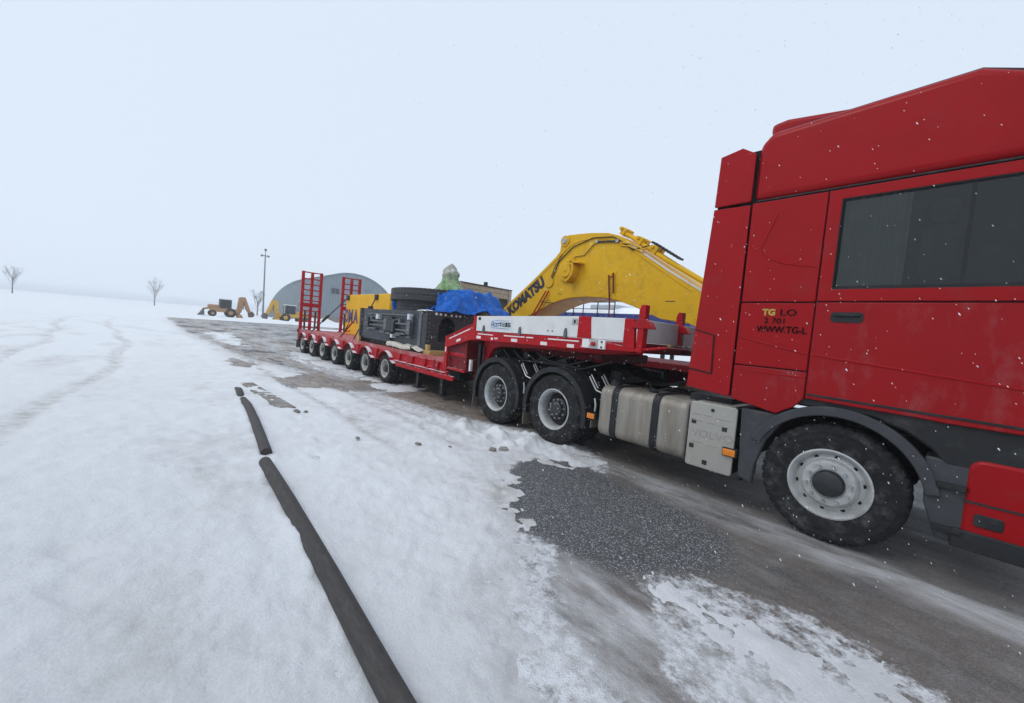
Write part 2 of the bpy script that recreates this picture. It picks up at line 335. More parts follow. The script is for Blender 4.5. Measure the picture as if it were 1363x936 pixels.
MAIN = SNOW_EDGE+[(-2.1, -2.2), (-1.7, -2.75), (-.9, -3.1), (-.2, -3.9), (.6, -5.2), (.6, -14), (-60, -30), (-60, -4.2), (-30, -3.4)]
PATCH = [[(-9.7, -.39), (-9.52, .87), (-8.66, .33), (-8.64, -.65)], [(-18.59, -.14), (-15.24, .3), (-12.12, .23), (-10.29, -.05), (-10.61, -.54), (-12.99, -.82), (-16.03, -.81)],
         [(-1.15, -1.75), (-.4, -1.45), (.25, -1.7), (.1, -2.2), (-.7, -2.35)], [(-31, -1.2), (-22, -1.6), (-20.5, -1.9), (-23, -2.3), (-31, -2.4)]]
FAR = [(-55, -5), (-58, 3.5), (-62, 9), (-60, 22), (-52, 40), (-40, 60), (-40, 400), (-900, 400), (-900, -400), (-40, -400), (-52, -20)]
FARSIDE = [(-50, 7.5), (-12, 7.8), (12, 8.2), (12, 300), (-60, 300)]
def polar(r0, r1, q, da, a0, a1):
    rs = [r0]
    while rs[-1] < r1: rs.append(rs[-1]*q)
    rs = np.array(rs); an = np.radians(np.arange(a0, a1+.01, da))
    return CAM.x+rs[:, None]*np.cos(an)[None], CAM.y+rs[:, None]*np.sin(an)[None]
def mesh_from_grid(name, X, Y, Z, mat, attrs, wrap=False):
    nu, nv = X.shape; me = bpy.data.meshes.new(name); me.vertices.add(nu*nv)
    me.vertices.foreach_set('co', np.stack([X, Y, Z], -1).astype(np.float32).ravel())
    i = np.arange(nu-1)[:, None]*nv+np.arange(nv-1)[None]; i = i.ravel()
    f = np.stack([i, i+nv, i+nv+1, i+1], -1)
    me.loops.add(f.size); me.loops.foreach_set('vertex_index', f.ravel().astype(np.int32)); me.polygons.add(len(f))
    me.polygons.foreach_set('loop_start', (np.arange(len(f))*4).astype(np.int32)); me.polygons.foreach_set('loop_total', np.full(len(f), 4, np.int32))
    me.update(calc_edges=True); me.validate(); me.shade_smooth()
    for k, v in attrs.items():
        a = me.attributes.new(k, 'FLOAT', 'POINT'); a.data.foreach_set('value', v.astype(np.float32).ravel())
    me.materials.append(mat); o = bpy.data.objects.new(name, me); COL.objects.link(o)
    if me.polygons[0].normal.z < 0: me.flip_normals()
    return o
# asphalt yard, one sheet to the horizon
X, Y = polar(.5, 2600, 1.02, 1., 0, 360)
n = fbm(X*.8, Y*.8, 4)
pA = sdist(X+.3*(n-.5), Y+.3*(fbm(X+9, Y)-.5), [(-3.2, -1.6), (-3.6, -1.1), (-3.6, -.5), (-3.0, -.35), (-1.7, -.42), (-1.2, -.6), (-1.0, -1.2), (-1.4, -2.1), (-2.4, -2.3)])
inA = np.clip((pA+.12)/.25, 0, 1)
left = np.clip((-3.6-X)/1.0, 0, 1)
slush = left*np.clip((1.9-Y)/1.2, .25, 1)
slush = np.maximum(slush, .4*(1-left)*np.clip((2.5-Y)/2, 0, 1))*(1-inA)
ice = np.clip((-11-X)/7, 0, 1)*.85*np.clip((Y+4)/2, 0, 1)
ice = np.maximum(ice, left*np.clip((-.35-Y)/.5, 0, 1)*.75)
ice = np.maximum(ice, np.clip(1-np.abs(Y-(-.10-.03*(X+2.5)))/.40, 0, 1)*np.clip((X+3.3)/.5, 0, 1)*.95)
ice = np.maximum(ice, np.clip((-1.5-Y)/.8, 0, 1)*np.clip((X+2.4)/.8, 0, 1)*.95)*(1-inA)
bare_ = np.maximum(sdist(X, Y, [(-11.13, -2.16), (-11.6, -1.4), (-10.51, -.95), (-8.94, -.61), (-8.94, -1.13), (-9.4, -2.02), (-10.17, -2.22)]), sdist(X, Y, [(-15.5, -2.6), (-14.2, -2.35), (-12.6, -2.45), (-13.2, -2.75), (-14.8, -2.8)]))
bare_ = np.clip((bare_+.3)/.4, 0, 1); ice = ice*(1-.7*bare_)
wet = np.clip((-8-X)/2, 0, 1)*np.clip((Y+4)/1, 0, 1)*.95
grain = np.clip(inA+.2, 0, 1)
sE = sdist(X, Y, MAIN); rim = np.where(sE > -.1, 1, np.exp(-((sE+.1)/.26)**2))
for P in PATCH: sp_ = sdist(X, Y, P); rim = np.maximum(rim, .9*np.where(sp_ > -.1, 1, np.exp(-((sp_+.1)/.16)**2)))
rim = rim*(1-.75*np.clip(pA/.15, 0, 1))*(1-.85*bare_)
go = mesh_from_grid('ground', X, Y, X*0, ground_material(), {'grain': grain, 'slush': slush, 'ice': ice, 'wet': wet, 'rim': rim})
props(go, 'wet asphalt yard with slush and ice', 'ground', kind='structure')
# snow lying on it
X, Y = polar(1.1, 900, 1.0105, .28, 60, 240)
wx = X+.30*(fbm(X*1.3, Y*1.3, 5, .6)-.5)+.9*(fbm(X*.3, Y*.3)-.5)*np.clip((-6-X)/6, 0, 1); wy = Y+.34*(fbm(X*1.3+40, Y*1.3+9, 5, .6)-.5)
fine = fbm(X*7, Y*7, 4, .6)-.5; mid = fbm(X*2.2+4, Y*2.2, 4, .6)-.5
sM = sdist(wx, wy, MAIN); eM = np.clip((sM+.55*mid+.10*fine)/.30, -1, 1); h = eM*.024+fine*.022*(1-np.abs(eM))
for P in PATCH: e_ = np.clip((sdist(wx, wy, P)+.7*mid+.25*fine-.08)/.45, -1, 1); h = np.maximum(h, e_*.010+fine*.020*(1-np.abs(e_)))
dist = np.hypot(X-CAM.x, Y-CAM.y)
for P in (FAR, FARSIDE): h = np.maximum(h, np.clip(sdist(wx+3*(fbm(X*.15, Y*.15)-.5), wy+3*(fbm(X*.15+7, Y*.15)-.5), P)/3, -1, 1)*.12)
BARE = [[(-11.13, -2.16), (-11.52, -1.68), (-11.65, -1.18), (-10.51, -.95), (-9.51, -.75), (-8.94, -.61), (-8.94, -1.13), (-9.53, -1.59), (-9.4, -2.02), (-10.17, -2.22)], [(-15.5, -2.6), (-14.2, -2.35), (-12.6, -2.45), (-13.2, -2.75), (-14.8, -2.8)]]
for P in BARE: e_ = np.clip((sdist(X, Y, P)+.6*mid+.15*fine)/.35, -1, 1); h = np.minimum(h, -e_*.03+fine*.012)
lump = np.clip(1-np.abs(sdist(X, Y, [(-5.9, -.75), (-4.7, -.3), (-4.0, .2), (-3.1, -.05), (-3.05, -.45), (-3.7, -.55), (-4.6, -.75), (-5.6, -1.05)]))/.45, 0, 1)
lump = np.maximum(lump, np.clip(sdist(X, Y, [(-5.9, -.75), (-4.7, -.3), (-4.0, .2), (-3.1, -.05), (-3.05, -.45), (-3.7, -.55), (-4.6, -.75), (-5.6, -1.05)])/.1, 0, 1))
rid = fbm(X*4.2, Y*4.2, 4, .55); pos = np.clip((h+.022)/.044, 0, 1)
rough_ = (fbm(X*1.1, Y*1.1, 4)-.5)*.05+(fbm(X*5, Y*5, 4, .6)-.5)*.055+(fbm(X*16, Y*16, 3)-.5)*.014
rut = np.zeros_like(X)
for yc, wd in ((-.98, .11), (-1.32, .11), (-2.15, .1), (-.62, .09)):
    c = yc+.05*np.sin(X*.7)+.06*(X+7)*(.25 if yc < -2 else .12)
    rut = np.maximum(rut, np.exp(-((Y-c)/wd)**2))
rut *= np.clip((X+16)/3, 0, 1)*np.clip((-3.9-X)/1.2, 0, 1)
for yc in (-6.1, -7.95):
    c = yc-.9*np.sin((X+3)*.13)+.1*np.sin(X*.9); rut = np.maximum(rut, 1.3*np.exp(-((Y-c)/.14)**4)*(.7+.3*np.sin(X*38)*np.cos((Y-c)*30)))
foot = np.zeros_like(X)
for i in range(26):
    fx, fy_ = -1.0-.62*i, -2.55-.05*i+(.13 if i % 2 else -.13)+.08*math.sin(i*1.7)
    if fx < -12: break
    foot = np.maximum(foot, np.exp(-(((X-fx)/.15)**2+((Y-fy_)/.065)**2)**2))
for i in range(18):
    fx, fy_ = -3.0-.5*i+.05*math.sin(3*i), -4.6-.33*i+(.14 if i % 2 else -.14)
    foot = np.maximum(foot, np.exp(-(((X-fx)*.83+(Y-fy_)*.55)/.15)**4-(((Y-fy_)*.83-(X-fx)*.55)/.065)**4))
near = np.clip((60-dist)/30, 0, 1)
bank = .55*np.exp(-((X+66-3*fbm(X*.2, Y*.2))/3.2)**2)*np.clip((Y+3)/5, 0, 1)*fbm(X*.25+3, Y*.25, 3)
mound = 1.2*np.exp(-((X+84)/4)**2-((Y-19)/5)**2)*fbm(X*.4, Y*.4)*1.4
h = h+pos*(rough_*near+lump*np.clip(rid-.42, 0, 1)*.34-rut*.022-foot*np.where(Y < -4.3, .034, .016)+bank+mound+.038*np.clip((-3.9-Y)/.9, 0, 1)*np.clip((dist-1)/2, 0, 1))
ypc = np.interp(X, [-8.4, -6.5, -4.97, -3.6, -1.6, .4], [-3.27, -3.37, -3.49, -3.57, -3.625, -3.67])
h = h+.13*np.exp(-((np.abs(Y-ypc)-.07)/.06)**2)*np.clip(fbm(X*1.7+2, Y*2.5, 4, .6)-.44, 0, 1)*np.clip((X+9)/.5, 0, 1)
h = np.where(pos <= 0, -.05, h)
dirt = np.clip(rut*.75+.6*np.exp(-((sM-.05)/.35)**2)+.6*np.clip(fbm(X*.7, Y*1.6, 4)-.5, 0, 1)*3.5, 0, 1)*near
dirt = np.maximum(dirt, .8*np.clip((.06-h)/.06, 0, 1)*np.clip(fbm(X*2.5, Y*2.5, 3)-.35, 0, 1)*near*1.2)
sno = mesh_from_grid('snow_cover', X, Y, h, snow_material(), {'dirt': np.clip(dirt, 0, 1)})
props(sno, 'trodden white snow lying over the yard', 'snow', kind='stuff')

# ================================================================== WHEELS (shared meshes)
STORE = {}
def tyre_mesh(key, r, ri, wd, lug, n=64, treads=True):
    hw = wd/2
    prof = [(ri, -hw*.78), (ri+.012, -hw*.9), (ri+(r-ri)*.45, -hw), (ri+(r-ri)*.52, -hw*1.012), (ri+(r-ri)*.55, -hw*.995), (ri+(r-ri)*.70, -hw*.99), (ri+(r-ri)*.72, -hw*1.01), (r-.045, -hw*.97), (r-.012, -hw*.86), (r, -hw*.72), (r, -hw*.36), (r-.014, -hw*.33), (r-.014, -hw*.27), (r, -hw*.24), (r, hw*.24), (r-.014, hw*.27), (r-.014, hw*.33), (r, hw*.36), (r, hw*.72), (r-.012, hw*.86), (r-.045, hw*.97), (ri+(r-ri)*.45, hw), (ri+.012, hw*.9), (ri, hw*.78)]
    mod = (lambda q, i, k: q-(lug if (i % 4 >= 3 and (k in (8, 9, 10, 17, 18, 19))) else 0)) if lug else None
    mb = MB().lathe(prof, (0, 0, 0), 'Y', n, mod); return mb
def make_store(key, mb, mat, smooth=35, bevel=0):
    me = bpy.data.meshes.new(key); me.from_pydata(mb.v, [], mb.f); bm = bmesh.new(); bm.from_mesh(me); bmesh.ops.recalc_face_normals(bm, faces=bm.faces); bm.to_mesh(me); bm.free()
    me.shade_smooth(); me.set_sharp_from_angle(angle=R(smooth)); me.materials.append(MATS[mat]); STORE[key] = me
def spawn(key, name, org, parent, flip=False):
    o = bpy.data.objects.new(name, STORE[key]); place(o, org, parent)
    if key[0] in 'no': o['kind'] = 'stuff'
    if flip: o.rotation_euler = (0, 0, math.pi)
    return o
make_store('t_drive', tyre_mesh('t', .525, .285, .30, .014, 168), 'rubber')
make_store('t_trail', tyre_mesh('t', .388, .222, .235, .012, 120), 'rubber')
# drive rim, dished: flange at -Y face, deep barrel, disc far in
make_store('r_drive', MB().lathe([(.285, .12), (.262, .11), (.262, -.02), (.262, -.10), (.288, -.122), (.306, -.128), (.308, -.142), (.296, -.146), (.276, -.128), (.262, -.095), (.256, -.02), (.252, .075)], (0, 0, 0), 'Y', 48), 'rim_steel')
make_store('d_drive', MB().lathe([(.253, .03), (.235, .018), (.215, .024), (.19, .026), (.165, .01), (.0, .01)], (0, 0, 0), 'Y', 40), 'disc_dark')
make_store('r_trail', MB().lathe([(.226, .10), (.21, .09), (.21, -.08), (.235, -.10), (.243, -.108), (.24, -.115), (.222, -.112), (.205, -.09), (.198, -.01), (.17, .012), (.13, .0), (.0, .0)], (0, 0, 0), 'Y', 36), 'rim_cream')
make_store('r_front', MB().lathe([(.285, .10), (.27, .09), (.27, -.10), (.29, -.122), (.306, -.13), (.306, -.142), (.292, -.145), (.272, -.125), (.262, -.09), (.25, -.07), (.215, -.085), (.2, -.12), (.185, -.135), (.13, -.135), (.13, -.12), (.0, -.12)], (0, 0, 0), 'Y', 48), 'rim_steel')
make_store('h_drive', MB().lathe([(.168, .03), (.168, -.03), (.15, -.045), (.128, -.047), (.12, -.095), (.1, -.11), (.0, -.112)], (0, 0, 0), 'Y', 32), 'hub_black')
make_store('h_trail', MB().lathe([(.125, .03), (.12, -.03), (.10, -.05), (.085, -.11), (.06, -.125), (.0, -.125)], (0, 0, 0), 'Y', 24), 'hub_black')
make_store('h_front', MB().lathe([(.12, .03), (.118, -.13), (.105, -.165), (.07, -.175), (.0, -.176)], (0, 0, 0), 'Y', 28), 'hub_black')
def nuts(key, rad, off, k, s, mat, ln=.035):
    mb = MB()
    for i in range(k):
        a = 2*math.pi*(i+.3)/k; mb.cyl((rad*math.cos(a), off, rad*math.sin(a)), (rad*math.cos(a), off-ln, rad*math.sin(a)), s, s*.8, 6)
    make_store(key, mb, mat)
nuts('n_drive', .142, -.036, 10, .016, 'nut_steel', .03); nuts('n_cap', .085, -.108, 6, .013, 'nut_steel', .02); nuts('n_front', .158, -.132, 10, .016, 'nut_steel', .04); nuts('n_trail', .108, -.03, 10, .011, 'nut_steel', .03)
nuts('o_front', .232, -.074, 10, .021, 'dark_void', .004)
def drive_wheel(x, ycen, z, parent, far=False, detail=True):
    w_ = spawn('r_drive', 'wheel', (x, ycen, z), parent, far)
    spawn('t_drive', 'tyre', (x, ycen, z), w_); spawn('d_drive', 'disc', (x, ycen, z), w_, far)
    if detail:
        spawn('h_drive', 'hub', (x, ycen, z), w_, far); spawn('n_drive', 'wheel_nuts', (x, ycen, z), w_, far); spawn('n_cap', 'hub_bolts', (x, ycen, z), w_, far)
    return w_
def trailer_wheel(x, ycen, z, parent, far=False, detail=True):
    w_ = spawn('r_trail', 'wheel', (x, ycen, z), parent, far); spawn('t_trail', 'tyre', (x, ycen, z), w_)
    if detail: spawn('h_trail', 'hub', (x, ycen, z), w_, far); spawn('n_trail', 'wheel_nuts', (x, ycen, z), w_, far)
    return w_

# ================================================================== TRACTOR UNIT
T = thing('tractor_unit', (-2.7, 1.25, 0), 'red tractor unit with silver fuel tank and black mudguards pulling the lowbed trailer', 'truck')
for y in (.82, 1.60): build(MB().box(-6.0, .45, y, y+.08, .70, .98), 'chassis_rail', 'black_steel', T, .008)
for x in (-5.9, -4.64, -3.1, -2.0, -1.1): build(MB().box(x-.05, x+.05, .9, 1.6, .75, .93), 'cross_member', 'black_steel', T)
AX = (-3.956, -5.326); FX = -.68; ZR = .525
for x in AX:
    build(MB().cyl((x, .1, ZR), (x, 2.4, ZR), .085, n=16).lathe([(0, -.26), (.14, -.24), (.22, -.1), (.22, .1), (.14, .24), (0, .26)], (x, 1.25, ZR), 'Y', 20), 'axle', 'black_steel', T)
    for yc, far, det in ((.15, False, True), (.49, False, False), (2.01, True, False), (2.35, True, True)): drive_wheel(x, yc, ZR, T, far, det)
    for y0, y1 in ((-.02, .63), (1.87, 2.52)):
        g = build(MB().arc_shell((x, ZR), .605, .628, -14, 196, y0, y1), 'mudguard', 'black_plastic', T)
        lip = (y0-.004, y0+.02) if y0 < 1 else (y1-.02, y1+.004)
        build(MB().arc_shell((x, ZR), .556, .632, -14, 196, *lip), 'lip', 'black_plastic', g)
        for k in range(3):
            yy = y0+.16*(k+1); build(MB().arc_shell((x, ZR), .626, .637, 20, 160, yy, yy+.03, 20), 'rib', 'black_plastic', g)
build(MB().cyl((FX, .1, ZR), (FX, 2.4, ZR), .07), 'axle', 'black_steel', T)
for yc, far in ((.185, False), (2.315, True)):
    w_ = spawn('r_front', 'wheel', (FX, yc, ZR), T, far); spawn('t_drive', 'tyre', (FX, yc, ZR), w_)
    spawn('h_front', 'hub', (FX, yc, ZR), w_, far); spawn('n_front', 'wheel_nuts', (FX, yc, ZR), w_, far); spawn('o_front', 'hand_holes', (FX, yc, ZR), w_, far)
# mudflaps
for x, z0, z1 in ((-4.60, .14, .50), (-6.0, .16, .62), (-3.26, .40, .52)):
    for y0 in (.02, 1.9):
        build(MB().prism([(y0, z1), (y0+.58, z1), (y0+.58, z0), (y0, z0+.015)], 'X', x-.008, x+.008), 'mudflap', 'flap_rubber', T)
# silver mudguard brackets with snow on them
for x in (-4.62, -3.22):
    for dy in (.06, .34):
        mb = MB().tube([(x-.16, dy, 1.10), (x-.10, dy, 1.02), (x-.03, dy, .93), (x+.05, dy, .91), (x+.10, dy+.02, .90)], .011, 6)
        mb.tube([(x-.13, dy, 1.13), (x-.07, dy, 1.05), (x+.0, dy, .96)], .009, 6); build(mb, 'mudguard_bracket', 'bare_steel', T)
    build(MB().tube([(x+.02, -.02, .83), (x+.05, -.03, .74), (x+.045, -.03, .66)], .012, 6), 'bracket_strip', 'bare_steel', T)
# fuel tank
sec = rrect(.03, .67, .345, 1.025, .12, 7)
tk = build(MB().prism(sec, 'X', -3.16, -1.96), 'fuel_tank', 'tank_alloy', T, .035, seg=3)
sec2 = rrect(.018, .682, .333, 1.037, .13, 7)
def ring_prism(o_, i_, x0, x1):
    mb = MB(); n = len(o_); vs = [(x, q[0], q[1]) for x in (x0, x1) for p_ in (o_, i_) for q in p_]
    fs = []
    for i in range(n):
        j = (i+1) % n; fs += [(i, j, n+j, n+i), (2*n+i, 3*n+i, 3*n+j, 2*n+j), (i, 2*n+i, 2*n+j, j), (n+i, n+j, 3*n+j, 3*n+i)]
    return mb.add(vs, fs)
for x in (-2.92, -2.35): build(ring_prism(sec2, sec, x-.045, x+.045), 'strap', 'black_plastic', tk, .004)
build(MB().lathe([(.0, .07), (.05, .07), (.075, .06), (.08, .0)], (-3.03, .2, 1.024), 'Z', 20), 'filler_cap', 'black_plastic', tk)
mb = MB().cyl((-2.5, .22, 1.02), (-2.5, .22, 1.06), .06, n=14).tube([(-2.52, .2, 1.05), (-2.6, .3, 1.1), (-2.8, .5, 1.04), (-3.0, .75, .95)], .014).tube([(-2.46, .24, 1.05), (-2.36, .3, 1.09), (-2.2, .5, 1.05), (-2.1, .8, .95)], .014)
mb.tube([(-2.56, .2, 1.06), (-2.5, .12, 1.085), (-2.42, .16, 1.06)], .01); build(mb, 'fuel_fitting', 'hose_black', tk)
# battery box with stamped alloy cover
bb = build(MB().box(-1.93, -1.47, .05, .6, .34, 1.03), 'battery_box', 'black_plastic', T, .015)
cv = build(MB().prism(rrect(-1.94, -1.46, .33, 1.04, .03), 'Y', .02, .05), 'cover', 'box_alloy', bb, .008)
cvd = MB()
for i, (x0, x1, z) in enumerate(((-1.90, -1.82, .90), (-1.79, -1.70, .90), (-1.67, -1.52, .89), (-1.9, -1.80, .83), (-1.74, -1.66, .83), (-1.62, -1.53, .82), (-1.88, -1.78, .60), (-1.72, -1.62, .59))): cvd.box(x0, x1, .0165, .024, z, z+.012)
props(build(cvd, 'stamped_ribs', 'stamp_alloy', bb, .002), kind='stuff')
text('VOLVO', 'stamped_letters', .115, (-1.90, .0205, .665), 'stamp_alloy', bb, ext=.004, sx=1.12)
for x, z in ((-1.885, .82), (-1.565, .80), (-1.885, .55), (-1.73, .40)): build(MB().prism(rrect(x-.025, x+.025, z-.025, z+.025, .008, 2), 'Y', .017, .0205), 'recess', 'black_steel', bb)
build(MB().cyl((-1.70, .021, .975), (-1.70, .012, .975), .018, n=10), 'lock', 'black_steel', bb)
build(MB().box(-1.90, -1.5, .08, .55, 1.03, 1.045), 'lid', 'tank_alloy', bb, .01)
for x, z in ((-3.25, .58), (-1.49, .58)):
    mk = build(MB().box(x-.06, x+.06, -.02, .0, z-.035, z+.035), 'side_marker', 'amber_lens', T, .008); build(MB().box(x-.07, x+.07, .0, .055, z-.045, z+.045), 'holder', 'black_plastic', mk, .005); build(MB().cyl((x, -.021, z), (x, -.027, z), .015, n=10), 'reflector', 'amber_lens', mk)
# machinery between the rails and the mudguards
for x in (-5.9, -4.64, -3.35): [build(MB().cyl((x, y, 1.0), (x, y, 1.18), .11, .13, 16), 'air_spring', 'black_steel', T) for y in (.72, 1.78)]
build(MB().prism([(-5.3, 1.10), (-5.0, 1.26), (-4.2, 1.26), (-3.7, 1.12), (-3.7, 1.05), (-5.3, 1.05)], 'Y', .75, 1.75), 'fifth_wheel', 'black_steel', T, .015)
build(MB().box(-5.5, -3.4, .7, 1.8, .98, 1.05), 'mounting_plate', 'black_steel', T, .01)
for k in range(5):
    y = .95+.13*k; build(MB().tube([(-2.1, y, 1.5-.05*k), (-2.4, y+.05*math.sin(k), 1.12+.03*k), (-2.8, y-.1, 1.05), (-3.3, y, 1.16), (-3.7, y, 1.28)], .017, 7), 'air_hose', 'hose_black', T)
build(MB().box(-3.2, -1.9, .68, .80, .9, 1.01), 'step_plate', 'black_steel', T, .01)
build(MB().cyl((-3.0, 2.0, .7), (-1.9, 2.0, .7), .3, n=20), 'air_tank', 'tank_alloy', T)
build(MB().box(-2.06, -1.6, .25, 2.25, .98, 1.10), 'cab_mount', 'black_steel', T, .01)
# ---- cab: dark core with separate red panels, real gaps between
cab = build(MB().prism([(-1.5, 1.14), (-1.5, 3.68), (-1.38, 3.80), (-.1, 3.86), (.22, 3.72), (.52, 2.55), (.60, 1.62), (.58, .90), (-.02, .90), (-.09, 1.0), (-.24, 1.10), (-.45, 1.175), (-1.2, 1.175)], 'Y', .03, 2.47), 'cab_shell', 'black_plastic', T, .02)
yp0, yp1 = .0, .035
def panel(name, poly, mat='cab_red', y0=yp0, y1=yp1, bevel=.008, parent=None):
    o = build(MB().prism(poly, 'Y', y0, y1), name, mat, parent or cab, bevel)
    build(MB().prism(poly, 'Y', 2.5-y1, 2.5-y0), name, mat, parent or cab, bevel); return o
arc = [(FX+.70*math.cos(R(a)), ZR+.70*math.sin(R(a))) for a in range(129, 112, -4)]
panel('lower_side_panel', [(-1.536, 1.142), (-1.536, 1.487), (-.925, 1.487), (-.925, 1.245)]+arc[::-1][-4:]+[(-1.13, 1.065)], 'cab_red_snowlit_salt')
panel('side_panel', [(-1.536, 1.497), (-1.536, 2.118), (-.925, 2.118), (-.925, 1.497)])
panel('upper_side_panel', [(-1.536, 2.130), (-1.536, 3.115), (-.925, 3.115), (-.925, 2.130)])
build(MB().prism([(-1.536, 3.135), (-1.536, 3.70), (-1.43, 3.80), (-.1, 3.86), (.20, 3.72), (.37, 3.135)], 'Y', .0, 2.5), 'roof_shell', 'cab_red', cab, .09, seg=5)
build(MB().prism([(-1.50, 3.128), (-1.50, 3.142), (.36, 3.142), (.36, 3.128)], 'Y', .01, .05), 'seam_strip', 'black_plastic', cab)
# pressed creases in the cab side
build(MB().prism([(-1.53, 1.785), (-.93, 1.655), (-.93, 1.64), (-1.53, 1.77)], 'Y', -.006, .004), 'pressed_crease', 'cab_red', cab, .004)
build(MB().tube([(-1.30, .0, 2.97), (-1.36, -.001, 2.80), (-1.415, -.001, 2.66), (-1.40, -.001, 2.60), (-1.33, -.001, 2.545), (-1.2, -.001, 2.49), (-.94, 0, 2.44)], .006, 6), 'pressed_crease', 'cab_red', cab)
build(MB().prism([(-1.52, 1.455), (-.93, 1.44), (-.93, 1.425), (-1.52, 1.44)], 'Y', -.004, .004), 'pressed_crease', 'cab_red', cab, .003)
# door
dr = panel('door', [(-.915, 1.25), (-.915, 2.125), (.42, 2.125), (.50, 1.62), (.50, 1.22), (-.05, 1.22), (-.2, 1.23), (-.45, 1.235)], 'cab_red_snowlit_salt')
build(MB().prism([(-.915, 2.137), (-.915, 3.115), (.35, 3.115), (.43, 2.137), (.33, 2.137), (.26, 3.03), (-.82, 3.03), (-.82, 2.24), (.33, 2.24), (.33, 2.137)], 'Y', .0, .035), 'door_frame', 'cab_red', cab, .006)
build(MB().prism([(-.815, 2.245), (-.815, 3.025), (.255, 3.025), (.325, 2.245)], 'Y', .004, .008), 'door_window', 'clear_glass', cab)
build(MB().grid([[(-.80+.42*u, .022+.006*math.sin(u*40)+.002*math.sin(u*13), z) for z in (2.25, 3.02)] for u in np.linspace(0, 1, 60)]), 'curtain', 'curtain', cab)
build(MB().prism(rrect(-.30, -.10, 2.30, 2.72, .06), 'Y', .014, .028).prism(rrect(-.27, -.12, 2.74, 2.92, .05), 'Y', .014, .028), 'seat_back', 'grey_plastic', cab)
def seal(po, w_, y0, y1, nm, mt):
    cx0 = sum(q[0] for q in po)/len(po); cz0 = sum(q[1] for q in po)/len(po); inn = [(q[0]+(w_ if q[0] < cx0 else -w_), q[1]+(w_ if q[1] < cz0 else -w_)) for q in po]
    k = len(po); mb_ = MB(); mb_.add([(q[0], y_, q[1]) for y_ in (y0, y1) for p_ in (po, inn) for q in p_], [f for i in range(k) for f in ((i, (i+1) % k, k+(i+1) % k, k+i), (2*k+i, 3*k+i, 3*k+(i+1) % k, 2*k+(i+1) % k), (i, 2*k+i, 2*k+(i+1) % k, (i+1) % k), (k+i, k+(i+1) % k, 3*k+(i+1) % k, 3*k+i))]); return build(mb_, nm, mt, cab)
seal([(-.822, 2.238), (-.822, 3.032), (.262, 3.032), (.332, 2.238)], .028, .004, .02, 'window_seal', 'black_plastic')
build(MB().box(-.07, -.045, .006, .02, 2.25, 3.02), 'window_bar', 'black_plastic', cab)
build(MB().prism([(-.9, 1.30), (.48, 1.27), (.48, 1.25), (-.9, 1.28)], 'Y', -.008, .004), 'door_moulding', 'black_plastic', cab, .003)
build(MB().prism(rrect(-.80, -.58, 1.95, 2.04, .03), 'Y', -.006, .0), 'handle_cup', 'black_plastic', dr); build(MB().box(-.78, -.60, -.02, -.006, 2.0, 2.03), 'handle', 'black_plastic', dr, .008)
build(MB().prism([(-.9, 1.66), (.48, 1.52), (.48, 1.50), (-.9, 1.64)], 'Y', -.006, .004), 'pressed_crease', 'cab_red', dr, .004)
# front: windscreen, grille, bumper, roof visor
build(MB().prism([(.24, 3.60), (.515, 2.60), (.535, 2.60), (.26, 3.60)], 'Y', .12, 2.38), 'windscreen', 'glass_dark', cab)
build(MB().prism([(.52, 2.56), (.61, 1.62), (.63, 1.62), (.54, 2.56)], 'Y', .15, 2.35), 'front_panel', 'cab_red', cab, .01)
for k in range(5): build(MB().box(.60, .66, .45, 2.05, 1.05+k*.12, 1.12+k*.12), 'grille_bar', 'black_plastic', cab, .01)
build(MB().prism(rrect(.10, .70, .35, 1.0, .08), 'Y', .02, 2.48), 'bumper', 'cab_red', cab, .03)
build(MB().box(.06, .66, .0, .04, .33, .47), 'bumper_skirt', 'black_plastic', cab, .01); build(MB().box(.10, .66, .012, .03, .675, .69), 'bumper_seam', 'black_steel', cab); build(MB().prism(rrect(.16, .30, .52, .61, .02), 'Y', .008, .03), 'bumper_step', 'black_plastic', cab, .006)
for y in (.1, 1.95): build(MB().box(.64, .715, y, y+.45, .72, .95), 'headlamp', 'pale_sheet', cab, .03)
build(MB().prism([(.1, 3.80), (.52, 3.62), (.52, 3.57), (.1, 3.72)], 'Y', .1, 2.4), 'sun_visor', 'black_plastic', cab, .01)
mr = build(MB().prism(rrect(.42, .52, 2.35, 2.95, .04), 'Y', -.32, -.1), 'mirror', 'black_plastic', cab, .02); build(MB().tube([(.35, .02, 2.9), (.46, -.15, 2.85)], .02).tube([(.38, .02, 2.3), (.46, -.15, 2.4)], .02), 'mirror_arm', 'black_plastic', mr)
# wheel arch of grey plastic
wa = build(MB().arc_shell((FX, ZR), .60, .685, 12, 158, .0, .07, 30), 'wheel_arch', 'grey_plastic', T, .01)
build(MB().arc_shell((FX, ZR), .60, .615, 8, 172, .06, .55, 30), 'arch_liner', 'black_plastic', wa)
build(MB().prism([(-1.43, 1.06), (-1.40, .36), (-1.27, .33), (-1.26, .52), (-1.19, .78), (-1.08, .98), (-1.12, 1.06)], 'Y', .02, .09), 'wing_rear', 'grey_plastic', T, .015)
build(MB().prism([(-1.40, 1.05), (-1.42, .30), (-1.39, .30), (-1.36, 1.05)], 'Y', .09, .55), 'wing_flap', 'black_plastic', T, .005)
st_ = build(MB().prism([(-.12, .95), (-.02, .95), (.12, .95), (.12, .35), (-.02, .35), (-.10, .6)], 'Y', .03, .3), 'step_box', 'grey_plastic', T, .015)
for z in (.42, .74): build(MB().box(-.04, .11, -.01, .1, z, z+.04), 'step', 'black_plastic', st_, .005)
build(MB().box(-1.66, -1.49, .05, .09, 1.16, 3.66), 'deflector_joint', 'dark_void', T)
